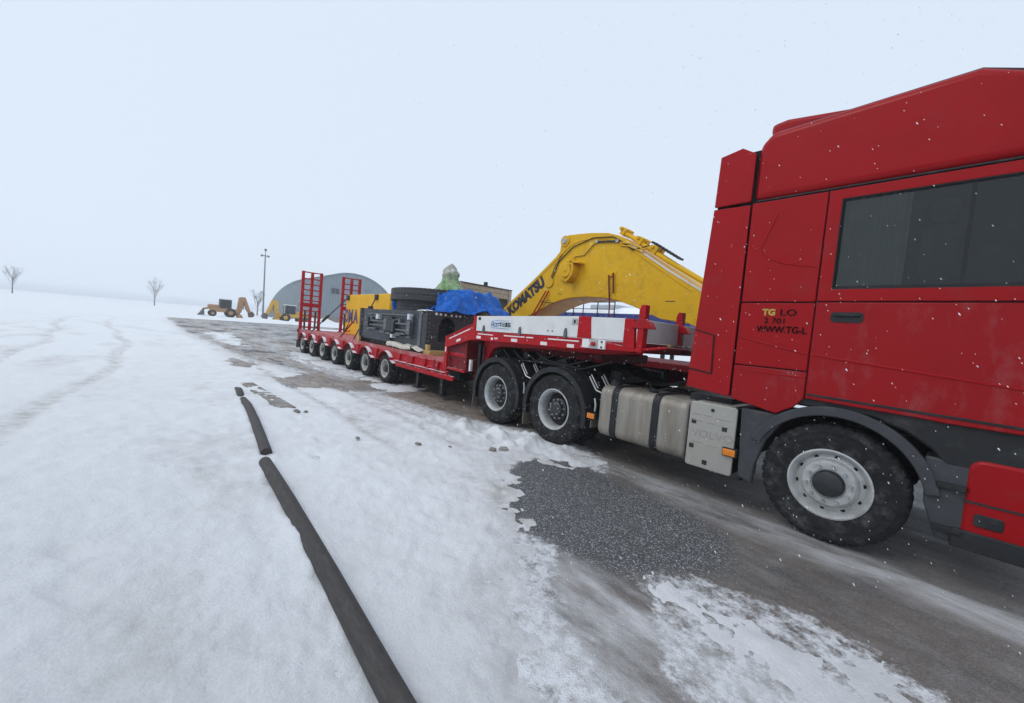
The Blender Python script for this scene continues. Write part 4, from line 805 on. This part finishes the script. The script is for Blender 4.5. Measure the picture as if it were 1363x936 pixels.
# lashings
def lashing(p0, p1, label, mat='hose_black', r=.022):
    p0 = Vector(p0); p1 = Vector(p1); th = thing('lashing_chain', p0, label, 'chain', 'lashings on the load')
    build(MB().tube([p0, (p0*2+p1)/3+Vector((0, 0, -.01)), p1], r, 7), 'chain', mat, th)
    m = p0.lerp(p1, .38); d = (p1-p0).normalized(); build(MB().cyl(m-d*.18, m+d*.18, .05, n=10).beam(m, m+Vector((.14, -.03, .10)), .03, .03), 'tensioner', mat, th)
    return th
lashing((-17.2, .10, .94), (-17.3, 1.46, 2.44), 'black lashing chain running from deck edge to the counterweight lug beside the ramps')
lashing((-14.35, 1.47, 2.46), (-13.35, .4, .94), 'black lashing chain hanging down the yellow counterweight face behind the black frame')
th = thing('load_binder', (-13.6, .12, .94), 'red load binder leaning from deck edge against the yellow counterweight', 'binder')
build(MB().beam((-13.85, .12, .94), (-13.25, .30, 1.50), .035, .035).beam((-13.55, .12, 1.12), (-13.30, .24, 1.20), .03, .03), 'binder_arm', 'trailer_red', th); build(MB().beam((-13.78, .12, .94), (-13.40, .22, 1.42), .02, .02), 'binder_rod', 'black_steel', th)
# packing under the frame
props(build(MB().box(-8.30, -7.98, .17, 1.3, .926, 1.03), 'timber_block', 'timber_yellow', None, .006), 'yellow timber beam wedged under the front of the black frame', 'timber')
props(build(MB().box(-8.22, -8.12, .19, .27, 1.03, 1.16), 'timber_block', 'timber_yellow', None, .006), 'short upright timber chock standing on the yellow beam', 'timber')
props(build(MB().box(-12.30, -12.10, .10, .16, .946, 1.10), 'timber_block', 'timber_yellow', None, .006), 'small timber chock at the rear flange of the black frame', 'timber')
P = []
for i in range(30):
    t_ = i/29; x = -10.02+1.35*t_; r_ = .075-.02*t_
    P.append([(x, .13+.1*math.cos(a)*(1+.1*math.sin(x*9)), 1.03+r_*math.sin(a)+.02*math.sin(x*5)+.01*math.sin(3*a)) for a in np.linspace(0, 2*math.pi, 15)])
ro = MB().grid(P); ro.f.append(tuple(range(14))); props(build(ro, 'rolled_sheet', 'roll_beige', None), 'beige rolled sheet lying on the deck against the black frame', 'sheet')
P = [[(-9.7+1.45*u, .06+.16*v, .98+.075*math.sin(3*u)+.05*v+.012*math.sin(u*19)) for v in np.linspace(0, 1, 5)] for u in np.linspace(0, 1, 26)]
o = build(MB().grid(P), 'folded_sheet', 'roll_beige', None); m_ = o.modifiers.new('t', 'SOLIDIFY'); m_.thickness = .02; props(o, 'flat pale sheet beneath the beige roll on the deck', 'sheet')
props(build(MB().box(-9.9, -8.66, .13, .30, .926, .975), 'timber_block', 'wood_dark', None, .006), 'dark plank lying on the deck under the pale sheet', 'timber')

# ================================================================== PARALLEL FLATBED WITH BOOM AND TIMBER CRATE
Q = thing('flatbed_trailer', (-9.0, 5.15, 0), 'dark red flatbed trailer parked behind the lowbed, carrying the boom', 'trailer')
build(MB().box(-17.0, -2.2, 3.86, 6.44, 1.10, 1.24), 'flatbed_deck', 'trailer_dark_red', Q, .01)
for y in (4.6, 5.6): build(MB().box(-16.8, -2.4, y, y+.14, .75, 1.10), 'main_beam', 'trailer_dark_red', Q)
for x in (-15.6, -14.2, -12.8):
    build(MB().cyl((x, 4.0, .5), (x, 6.3, .5), .07), 'axle', 'black_steel', Q)
    for yc, far in ((4.05, False), (6.25, True)): drive_wheel(x, yc, .525, Q, far, False)
for y in (4.3, 5.9): build(MB().box(-4.6, -4.46, y, y+.14, .06, 1.1).box(-4.72, -4.34, y-.1, y+.24, .0, .06), 'landing_leg', 'black_steel', Q)
kb = .9681
def bz(q): return (q[0]*kb, CAM.z+(q[1]-CAM.z)*kb)
top = [(-11.85, 2.02), (-11.42, 2.36), (-11.07, 2.61), (-9.8, 3.48), (-8.90, 4.14), (-8.74, 4.30), (-8.72, 4.60), (-8.62, 4.74), (-8.46, 4.78), (-7.9, 4.76), (-7.48, 4.73), (-6.95, 4.66), (-6.60, 4.55), (-6.3, 4.38), (-5.85, 4.06), (-5.05, 3.55), (-4.35, 3.12), (-3.5, 2.62), (-2.9, 2.25)]
low = [(-2.75, 1.75), (-3.1, 1.62), (-3.8, 1.95), (-4.4, 2.20), (-5.1, 2.27), (-5.46, 2.41), (-5.8, 2.545), (-6.09, 2.64), (-6.45, 2.75), (-6.88, 2.82), (-7.5, 2.855), (-8.12, 2.83), (-8.57, 2.75), (-9.1, 2.57), (-9.69, 2.32), (-10.6, 1.92), (-11.4, 1.56), (-11.8, 1.55), (-12.0, 1.75)]
prof = [bz(q) for q in top+low]
BM = thing('excavator_boom', (-7.2, 5.25, 1.24), 'huge bent yellow excavator boom with dark lettering lying behind the gooseneck', 'boom')
Y0, Y1 = 4.70, 5.82
build(MB().prism(prof, 'Y', Y0+.05, Y1-.05), 'boom_body', 'boom_yellow', BM, .02)
cx_ = sum(q[0] for q in prof)/len(prof)
for ya, yb in ((Y0, Y0+.05), (Y1-.05, Y1)):
    build(MB().prism(prof, 'Y', ya, yb), 'side_plate', 'boom_yellow', BM, .012)
def off(pts, d):     # line offset downwards, for weld edges and pipes
    return [(q[0]*kb, CAM.z+(q[1]-CAM.z)*kb-d) for q in pts]
seam = off(top[1:5], .12)+off([(-8.3, 4.45), (-7.9, 4.55), (-7.4, 4.56), (-6.9, 4.47), (-6.5, 4.33), (-5.8, 3.88), (-4.4, 2.97)], 0.)
build(MB().tube([(q[0], Y0-.004, q[1]) for q in seam], .014, 6), 'weld_seam', 'boom_yellow', BM)
def dsk(x, z, r, y0, y1, name, mat='boom_yellow', par=None, n=28):
    c = bz((x, z)); return build(MB().cyl((c[0], y0, c[1]), (c[0], y1, c[1]), r, n=n), name, mat, par or BM, .012)
dsk(-8.55, 4.60, .17, Y0-.03, Y1+.03, 'pin_boss'); dsk(-8.55, 4.60, .09, Y0-.06, Y0, 'pin', 'bare_steel')
bo = dsk(-8.30, 3.66, .33, Y0-.10, Y0+.02, 'cylinder_boss'); dsk(-8.30, 3.66, .21, Y0-.17, Y0-.09, 'boss_cap'); dsk(-8.30, 3.66, .06, Y0-.19, Y0-.16, 'boss_pin', 'boom_yellow')
c = bz((-8.30, 3.66))
build(MB().arc_shell(c, .33, .40, -70, 60, Y0-.28, Y0+.02, 20), 'boss_guard', 'boom_yellow', bo)
build(MB().obox((c[0]+.36, Y0-.13, c[1]+.20), (.45, .3, .05), (1, 0, -.15)), 'guard_arm', 'boom_yellow', bo, .01)
dsk(-9.05, 3.33, .16, Y0-.05, Y0+.02, 'clamp_boss'); dsk(-11.65, 1.85, .16, Y0-.04, Y1+.04, 'tip_boss'); dsk(-3.05, 1.95, .22, Y0-.04, Y1+.04, 'foot_boss')
# hoses on the near face
def hose(pts, r=.016, mat='hose_black', name='hose'):
    build(MB().tube([(bz(q)[0], Y0-.03, bz(q)[1]) for q in pts], r, 7), name, mat, BM)
hose([(-9.18, 3.25), (-8.95, 3.45), (-8.72, 3.98), (-8.2, 4.38), (-7.45, 4.57), (-6.75, 4.52), (-6.5, 4.38), (-6.1, 4.10), (-5.9, 4.12), (-5.6, 4.16)])
hose([(-8.35, 3.72), (-8.25, 3.95), (-8.05, 4.07), (-7.72, 4.08), (-7.45, 4.33), (-7.28, 4.44), (-6.55, 4.35)], .012)
hose([(-9.15, 3.18), (-9.0, 3.5), (-8.85, 3.86), (-8.6, 4.2)], .012)
build(MB().beam((bz((-7.28, 4.44))[0], Y0-.03, bz((-7.28, 4.44))[1]), (bz((-6.6, 4.38))[0], Y0-.03, bz((-6.6, 4.38))[1]), .03, .05), 'pipe_clamp', 'hose_black', BM)
for q in ((-7.3, 4.44), (-6.6, 4.38)): dsk(q[0], q[1], .05, Y0-.06, Y0, 'clip', 'bare_steel')
hose([(-6.5, 4.33), (-6.2, 4.28), (-5.7, 4.06)], .02, 'boom_yellow', 'pipe'); hose([(-6.5, 4.26), (-6.2, 4.2), (-5.75, 4.0)], .02, 'boom_yellow', 'pipe')
for k, dy in enumerate((.12, .34)):
    build(MB().tube([(bz(q)[0], Y0+dy, bz(q)[1]+.10) for q in ((-6.6, 4.56), (-6.35, 4.44), (-5.85, 4.11), (-5.05, 3.60), (-4.2, 3.09), (-3.4, 2.62))], .055, 10), 'hydraulic_pipe', 'boom_yellow', BM)
    for q in ((-6.5, 4.53), (-5.95, 4.21), (-5.5, 3.93)): build(MB().obox((bz(q)[0], Y0+dy, bz(q)[1]+.12), (.14, .16, .2), (.8, 0, -.55)).cyl((bz(q)[0]-.05, Y0+dy-.12, bz(q)[1]+.20), (bz(q)[0]-.05, Y0+dy+.12, bz(q)[1]+.20), .05, n=10), 'pipe_fitting', 'boom_yellow', BM, .01)
b_ = MB()
for i in range(9): q = bz((-5.6+.09*i, 4.02-.057*i)); b_.obox((q[0], Y0+.22, q[1]+.24), (.04, .3, .05), (.84, 0, -.54))
build(b_, 'pipe_clips', 'hose_black', BM)
build(MB().prism([(q[0], q[1]) for q in off([(-6.3, 4.36), (-5.0, 3.50), (-3.6, 2.66)], .0)]+[(q[0], q[1]) for q in off([(-3.6, 2.66), (-5.0, 3.50), (-6.3, 4.36)], .05)], 'Y', Y0-.012, Y0+.0), 'pale_edge', 'white_board', BM)
q = bz((-10.90, 2.20)); text('KOMATSU', 'lettering', .47, (q[0], Y0-.006, q[1]), 'letter_navy', BM, tilt=R(33), ext=.004, fat=.03, sx=.86)
q = bz((-6.75, 3.45)); build(MB().beam((q[0], Y0-.06, q[1]), (q[0]+.12, Y0-.06, q[1]-.85), .03, .03).beam((q[0]+.14, Y0-.06, q[1]+.05), (q[0]+.2, Y0-.06, q[1]-.5), .03, .03), 'lashing_rod', 'trailer_dark_red', BM); dsk(-6.72, 3.47, .07, Y0-.05, Y0, 'rod_eye')
build(MB().beam((q[0]+.12, Y0-.06, q[1]-.85), (q[0]+.16, Y0-.06, 1.25), .025, .025), 'lashing_rod', 'trailer_dark_red', BM)
q = bz((-4.9, 2.72)); build(MB().box(q[0]-.12, q[0]+.12, Y0-.003, Y0+.002, q[1]-.012, q[1]+.012), 'stamp', 'wood_dark', BM)
for q in ((-9.05, 2.75), (-8.6, 2.95)): c = bz(q); build(MB().box(c[0]-.08, c[0]+.08, Y0-.003, Y0+.002, c[1]-.01, c[1]+.01), 'stamp', 'wood_dark', BM)
th = thing('lashing_strap', (-9.5, 4.6, 1.24), 'red lashing binder strung from the flatbed over the boom below its lettering', 'lashing')
a_ = bz((-9.15, 3.05)); b_ = bz((-9.75, 2.05)); c_ = bz((-8.75, 2.66))
build(MB().beam((a_[0], Y0-.05, a_[1]), (b_[0], Y0-.12, b_[1]), .03, .03).beam((a_[0]+.12, Y0-.05, a_[1]), (b_[0]+.16, Y0-.12, b_[1]), .03, .03), 'binder_rod', 'trailer_red', th)
build(MB().beam(((a_[0]+b_[0])/2+.1, Y0-.09, (a_[1]+b_[1])/2+.15), (c_[0], Y0-.05, c_[1]), .025, .025), 'binder_lever', 'black_steel', th); build(MB().beam((b_[0], Y0-.12, b_[1]), (b_[0]-.25, Y0-.5, 1.24), .025, .025), 'chain', 'black_steel', th)
for x in (-11.2, -3.2): props(build(MB().box(x-.25, x+.25, 4.5, 6.0, 1.24, 1.62), 'timber_stack', 'wood_dark', None, .01), 'dark timber stack carrying the %s end of the boom on the flatbed' % ('tip' if x < -8 else 'foot'), 'timber')
# crate of weathered boards
CR = thing('timber_crate', (-12.9, 5.12, 1.24), 'weathered grey timber-sided crate standing on the flatbed beyond the slewing ring', 'crate')
build(MB().box(-13.3, -12.58, 3.9, 6.36, 1.24, 3.22), 'crate_core', 'wood_dark', CR)
for i, z in enumerate((2.93, 3.115)):
    build(MB().box(-12.56, -12.50, 3.86+.01*i, 6.22, z, z+.175), 'plank', 'wood_grey', CR, .006); build(MB().box(-13.3, -12.62, 3.83, 3.89, z, z+.175), 'plank', 'wood_grey', CR, .006)
for y in (6.22, 3.84): build(MB().box(-12.57, -12.47, y, y+.14, 1.24, 3.32), 'corner_post', 'wood_grey', CR, .006)
build(MB().box(-12.6, -12.46, 3.84, 6.38, 3.292, 3.335), 'top_rail', 'wood_dark', CR, .006)
build(MB().box(-12.60, -12.45, 4.98, 5.08, 3.335, 3.47), 'socket_block', 'black_steel', CR, .01)
for y in (4.4, 5.1, 5.7): build(MB().box(-12.56, -12.50, y, y+.12, 1.3, 2.92), 'upright', 'wood_dark', CR)
for k in range(3): build(MB().box(-12.56, -12.52, 3.98, 6.2, 1.4+.5*k, 1.75+.5*k), 'plank', 'wood_dark', CR, .006)

# ================================================================== BLUE TIPPER TRAILER far behind
B = thing('blue_trailer', (-13, 13.2, 0), 'blue high-sided trailer with snow load and access railing behind the boom', 'trailer')
build(MB().box(-20, -7.6, 12.0, 14.5, 1.5, 2.96), 'trailer_body', 'blue_paint', B, .03)
for i in range(11): build(MB().box(-19.6+i*1.1, -19.5+i*1.1, 11.95, 12.0, 1.5, 2.75), 'side_rib', 'blue_paint', B)
build(MB().grid([[(x, y, 2.95+.36*math.sin(math.pi*(y-12)/2.5)**.6*(.75+.4*float(vnoise(np.array([x*.8]), np.array([y]))[0]))) for y in np.linspace(12.0, 14.5, 12)] for x in np.linspace(-19.9, -7.7, 42)]), 'snow_load', 'flake', B)
for x in (-14.4, -13.85, -13.2, -12.3, -11.3): build(MB().cyl((x, 11.97, 2.7), (x, 11.97, 3.52), .028, n=8), 'railing_post', 'black_steel', B)
build(MB().cyl((-14.4, 11.97, 3.5), (-11.3, 11.97, 3.5), .026, n=8), 'handrail', 'black_steel', B); build(MB().cyl((-14.4, 11.97, 3.15), (-11.3, 11.97, 3.15), .02, n=8), 'handrail', 'black_steel', B)
build(MB().box(-13.1, -11.4, 12.4, 13.8, 2.9, 3.42), 'hatch_box', 'pale_sheet', B, .04)
for x in (-18, -16.7, -15.4): 
    for yc, far in ((12.2, False), (14.3, True)): drive_wheel(x, yc, .525, B, far, False)
build(MB().box(-19, -8, 12.8, 13.7, 1.28, 1.5), 'chassis', 'black_steel', B)
for x in (-18, -16.7, -15.4): build(MB().cyl((x, 12.2, .53), (x, 14.3, .53), .07).box(x-.08, x+.08, 12.9, 13.6, .5, 1.3), 'axle', 'black_steel', B)
for y in (12.7, 13.6): build(MB().box(-9.1, -8.95, y, y+.14, .0, 1.4), 'landing_leg', 'black_steel', B)

# ================================================================== HANGAR
HX0, HX1, HY, HRd = -95., -124., 28.9, 11.9
Hn = thing('hangar', (-95, HY, 0), 'grey arched corrugated-steel hangar with small window across the yard', 'hangar')
nn_ = 48
build(MB().grid([[(x, HY+HRd*math.cos(math.pi*i/nn_), HRd*math.sin(math.pi*i/nn_)) for i in range(nn_+1)] for x in (HX0+.15, HX1)]), 'arched_roof', 'hangar_roof', Hn, fix=False)
rb = MB()
for x in np.arange(HX0, HX1, -1.2): rb.grid([[(xx, HY+(HRd+rr)*math.cos(math.pi*i/nn_), (HRd+rr)*math.sin(math.pi*i/nn_)) for i in range(nn_+1)] for xx, rr in ((x, 0), (x, .05), (x-.12, .05), (x-.12, 0))])
props(build(rb, 'roof_seams', 'hangar_roof', Hn), kind='stuff')
build(MB().prism([(HY+(HRd-.1)*math.cos(math.pi*i/nn_), (HRd-.1)*math.sin(math.pi*i/nn_)) for i in range(nn_+1)], 'X', HX0-.2, HX0), 'front_wall', 'hangar_front', Hn, smooth=0)
rb = MB()
for y in np.arange(HY-HRd+.6, HY+HRd-.5, .62):
    z = math.sqrt(max(0, (HRd-.15)**2-(y-HY)**2))
    if z > 1.8: rb.box(HX0, HX0+.09, y, y+.20, 1.6, z)
props(build(rb, 'wall_ribs', 'hangar_rib', Hn), kind='stuff')
build(MB().arc_shell((0, 0), 1, 1.01, 0, 1, 0, .01, 1), 'trim_clip', 'hangar_rib', Hn, org=(0, 0, 0)) if False else None
build(MB().grid([[(HX0+xx, HY+rr*math.cos(math.pi*i/nn_), rr*math.sin(math.pi*i/nn_)) for i in range(nn_+1)] for xx, rr in ((.12, HRd-.25), (.18, HRd-.25), (.18, HRd+.08), (.12, HRd+.08))], True), 'edge_trim', 'hangar_roof', Hn)
build(MB().box(HX0-.1, HX0+.14, HY-HRd, HY+HRd, 0, 1.6), 'plinth', 'plinth', Hn)
wn = build(MB().box(HX0+.08, HX0+.16, 24.0, 26.0, 6.6, 8.1), 'window', 'hangar_rib', Hn); build(MB().box(HX0+.12, HX0+.20, 24.15, 24.95, 6.75, 7.95), 'pane', 'glass_dark', wn); build(MB().box(HX0+.12, HX0+.20, 25.05, 25.85, 6.75, 7.95), 'pane', 'glass_dark', wn)
build(MB().box(HX0+.08, HX0+.15, 31.5, 33.2, 8.2, 8.5), 'vent', 'hangar_roof', Hn)

# ================================================================== MAST, TREES, DIGGERS
A_ = thing('light_mast', (-91, 10.55, 0), 'tall thin steel floodlight mast beside the grey hangar', 'mast')
build(MB().cyl((-91, 10.55, 0), (-91, 10.4, 12.3), .17, .10, 10), 'pole', 'mast_steel', A_); build(MB().cyl((-91, 10.4, 12.3), (-91, 10.38, 13.3), .06, n=8), 'spike', 'mast_steel', A_)
build(MB().box(-91.06, -90.94, 9.75, 11.1, 12.1, 12.25), 'cross_arm', 'mast_steel', A_)
for y in (9.8, 10.9): build(MB().box(-91.2, -90.8, y-.15, y+.2, 11.95, 12.3), 'floodlight', 'mast_steel', A_, .03)
build(MB().box(-91.15, -90.85, 10.2, 10.6, 13.1, 13.5), 'floodlight', 'mast_steel', A_, .03)
def tree(x, y, hgt, label, seed):
    rr = random.Random(seed); t = thing('bare_tree', (x, y, 0), label, 'tree', 'bare trees beyond the yard'); tr = MB(); cr = MB()
    tr.tube([(x, y, -.1), (x+.1, y, hgt*.3), (x, y+.1, hgt*.55)], [.16, .12, .08], 8)
    def br(p, d, l, r, dep):
        q = p+d*l; cr.tube([p, (p+q)/2+Vector((rr.uniform(-1, 1), rr.uniform(-1, 1), 0))*l*.05, q], [r, r*.8, r*.55], 4)
        if dep:
            for k in range(3 if dep > 1 else 4):
                e = (d+Vector((rr.uniform(-1, 1), rr.uniform(-1, 1), rr.uniform(-.1, .6)))*.55).normalized(); br(p.lerp(q, rr.uniform(.45, 1)), e, l*rr.uniform(.55, .75), r*.55, dep-1)
    for k in range(9):
        a = k*2.4; br(Vector((x, y, hgt*(.2+.04*k))), Vector((math.cos(a)*.45, math.sin(a)*.45, 1)).normalized(), hgt*.26, .055, 3)
    build(tr, 'trunk', 'bark', t); build(cr, 'crown', 'bark', t, fix=False)
tree(-130, 15.6, 7.6, 'bare twiggy tree standing between the two diggers and the mast', 3)
tree(-170, -6, 9, 'bare tree alone on the white field, the nearest one to the diggers', 5); tree(-190, -38, 9, 'bare tree with wide crown farther along the white field', 8)
tree(-200, -62, 8, 'small bare tree at the far end of the white field', 12)
def digger(ox, oy, mat, label, s_=1., cabon=True, lean=1., mirror=False):
    d = thing('backhoe_loader', (ox, oy, 0), label, 'digger', 'parked diggers')
    if mirror: d.rotation_euler = (0, 0, math.pi)
    def bx(x0, x1, y0, y1, z0, z1, n, m, bev=.04, par=None): return build(MB().box(ox+x0*s_, ox+x1*s_, oy+y0*s_, oy+y1*s_, z0*s_, z1*s_), n, m, par or d, bev)
    bx(-1., 1., .3, 3.8, .75, 1.35, 'chassis', mat, .08); bx(-.7, .7, 2.5, 4.1, 1.2, 1.85, 'bonnet', mat, .15)
    if cabon:
        c = bx(-.8, .8, 1.15, 2.6, 1.3, 2.75, 'cab', 'glass_dark', .06); bx(-.9, .9, 1.05, 2.75, 2.75, 2.88, 'cab_roof', 'white_paint', .05, c)
        for y in (1.12, 1.85, 2.56):
            for x in (-.8, .74): bx(x, x+.07, y, y+.09, 1.3, 2.76, 'cab_pillar', 'machine_black', .0, c)
    for y, r_ in ((1.2, .72), (3.5, .5)):
        for x in (-1.05, .75): w_ = build(MB().lathe([(0, -.15), (r_*.5, -.15), (r_*.6, -.2), (r_*.95, -.2), (r_, -.1), (r_, .1), (r_*.95, .2), (r_*.6, .2), (r_*.5, .15), (0, .15)], (ox+(x+.15)*s_, oy+y*s_, r_), 'X', 20), 'wheel', 'tread_rubber', d); build(MB().cyl((ox+(x+.15)*s_, oy+y*s_, r_), (ox+(x+(-.04 if x < 0 else .34))*s_, oy+y*s_, r_), r_*.55, r_*.45, 14), 'rim', mat, w_)
    # folded rear arm towards -Y: kingpost, boom, stick, bucket
    bx(-.5, .5, -.1, .35, .5, 1.5, 'kingpost', mat)
    build(MB().prism([(oy-.25, .9*s_), (oy+.35, .95*s_), (oy+.15*lean, 3.3*s_), (oy-.35, 3.45*s_), (oy-.55, 3.2*s_)], 'X', ox-.45, ox+.45), 'boom', mat, d, .04)
    build(MB().prism([(oy-.35, 3.45*s_), (oy-.75, 3.4*s_), (oy-1.55, 1.1*s_), (oy-1.2, .9*s_), (oy-.8, 1.6*s_)], 'X', ox-.4, ox+.4), 'stick', mat, d, .04)
    build(MB().cyl((ox, oy-.5, 1.4), (ox, oy-.55, 3.1), .09, n=8), 'arm_cylinder', 'bare_steel', d)
    build(MB().prism([(oy-1.2, .95), (oy-1.75, 1.25), (oy-2.1, .75), (oy-1.9, .3), (oy-1.3, .25)], 'X', ox-.45, ox+.45), 'rear_bucket', 'bucket_steel', d, .03)
    for x in (-1.1, .85): build(MB().prism([(oy-.2, .55), (oy+.35, .6), (oy+.2, .0), (oy-.5, .0)], 'X', ox+x, ox+x+.25), 'stabiliser', mat, d)
    for x in (-.75, .6): build(MB().prism([(oy+2.4, 1.6), (oy+2.4, 1.8), (oy+4.6, 1.2), (oy+4.7, .9)], 'X', ox+x, ox+x+.15), 'loader_arm', mat, d)
    build(MB().prism([(oy+4.6, 1.2), (oy+4.5, .15), (oy+5.3, .1), (oy+5.0, .5)], 'X', ox-1.15, ox+1.15), 'front_bucket', 'bucket_steel', d, .02)
digger(-75, 9.8, 'digger_yellow', 'yellow backhoe loader with folded digging arm parked on snow before the hangar')
digger(-78, 5.1, 'digger_rust', 'rusty orange backhoe loader with raised arm and open bucket parked beside the bare twiggy tree', 1., True, mirror=True)

# ================================================================== FOREGROUND: pipes, kerb
def ground_pipe(pts, label):
    o = build(MB().tube(pts, .058, 16), 'steel_pipe', 'pipe_grey', None); return props(o, label, 'pipe', 'pipes half buried in snow')
ground_pipe([(-8.35, -3.27, .0), (-7.6, -3.30, .045), (-6.5, -3.37, .05), (-5.6, -3.44, .05), (-4.97, -3.49, .045)], 'dark pipe length half buried in snow, ending beside the gap')
ground_pipe([(-4.72, -3.545, .03), (-4.2, -3.56, .05), (-3.6, -3.57, .055), (-3.0, -3.585, .055), (-2.4, -3.60, .055), (-1.6, -3.625, .05), (-.6, -3.65, .045), (.4, -3.67, .04)], 'longest dark pipe lying on trodden snow, past the gap between pipes')
ground_pipe([(-9.6, -3.22, -.03), (-9.2, -3.23, .03), (-8.75, -3.26, .02), (-8.62, -3.27, -.03)], 'short dark stub of pipe just showing through the snow')
for x0, x1, yy, lab in ((-10.1, -8.75, -2.98, 'flush concrete kerb stone showing through snow beside the short pipe stub'), (-8.72, -7.35, -2.87, 'flush concrete kerb stone showing through snow, next to the long pipe')):
    props(build(MB().prism([(x0, yy-.12), (x1, yy-.06), (x1, yy+.22), (x0, yy+.12)], 'Z', -.05, .037), 'kerb_stone', 'concrete', None, .01), lab, 'kerb')
# clods of dirty ice
for i, (x, y, r_) in enumerate(((-7.0, -2.72, .05), (-6.95, -2.6, .03), (-4.62, -1.82, .035), (-4.0, -1.05, .04), (-3.95, -.9, .05), (-4.35, -1.5, .02), (-5.2, -2.4, .025))):
    mb = MB(); 
    bm = bmesh.new(); bmesh.ops.create_icosphere(bm, subdivisions=2, radius=1)
    for v in bm.verts: k = .7+.6*random.random(); v.co = Vector((v.co.x*r_*1.5*k, v.co.y*r_*k, v.co.z*r_*.8*k))+Vector((x, y, .035))
    mb.v = [tuple(v.co) for v in bm.verts]; mb.f = [tuple(v.index for v in f.verts) for f in bm.faces]; bm.free()
    props(build(mb, 'ice_clod', 'concrete', None, smooth=60), 'small dirty clod of ice lying on the snow', 'clod', 'dirty ice clods')

# ================================================================== FALLING SNOW
N_ = 15000
px = rng.uniform(-15, 2.2, N_); py = rng.uniform(-3.6, 3.5, N_); pz = rng.uniform(.05, 5.2, N_)
dc = np.sqrt((px-CAM.x)**2+(py-CAM.y)**2+(pz-CAM.z)**2); ok = dc > 1.6; px, py, pz = px[ok], py[ok], pz[ok]; N_ = len(px)
base = np.array([(1, 0, 0), (-1, 0, 0), (0, 1, 0), (0, -1, 0), (0, 0, 1), (0, 0, -1)], float); fo = [(0, 2, 4), (2, 1, 4), (1, 3, 4), (3, 0, 4), (2, 0, 5), (1, 2, 5), (3, 1, 5), (0, 3, 5)]
sz = rng.uniform(.0015, .0034, (N_, 1, 1)); dirn = np.array([.55, .1, -.83]); V = base[None]*sz*np.array([.75, .75, .75]); V = V+(V@dirn)[..., None]*dirn*1.9
V = V+np.stack([px, py, pz], -1)[:, None, :]
me = bpy.data.meshes.new('falling_snow'); me.from_pydata(V.reshape(-1, 3).tolist(), [], [tuple(i*6+k for k in f) for i in range(N_) for f in fo]); me.shade_smooth(); me.materials.append(MATS['flake'])
o = bpy.data.objects.new('falling_snow', me); COL.objects.link(o); props(o, 'snowflakes falling through the air', 'snow', kind='stuff')

# ================================================================== HAZE of falling snow
def haze():
    m = bpy.data.materials.new('haze'); m.use_nodes = True; t = m.node_tree; t.nodes.clear(); o_ = t.nodes.new('ShaderNodeOutputMaterial'); v = t.nodes.new('ShaderNodeVolumePrincipled')
    v.inputs['Color'].default_value = (.93, .96, 1, 1); v.inputs['Density'].default_value = .0014; t.links.new(v.outputs[0], o_.inputs['Volume'])
    o = build(MB().box(-2700, 2700, -2700, 2700, -1.0, 15.5), 'haze', 'flake', None, smooth=0); o.data.materials[0] = m; props(o, 'thin pale haze of snowy air', 'haze', kind='stuff')
haze()
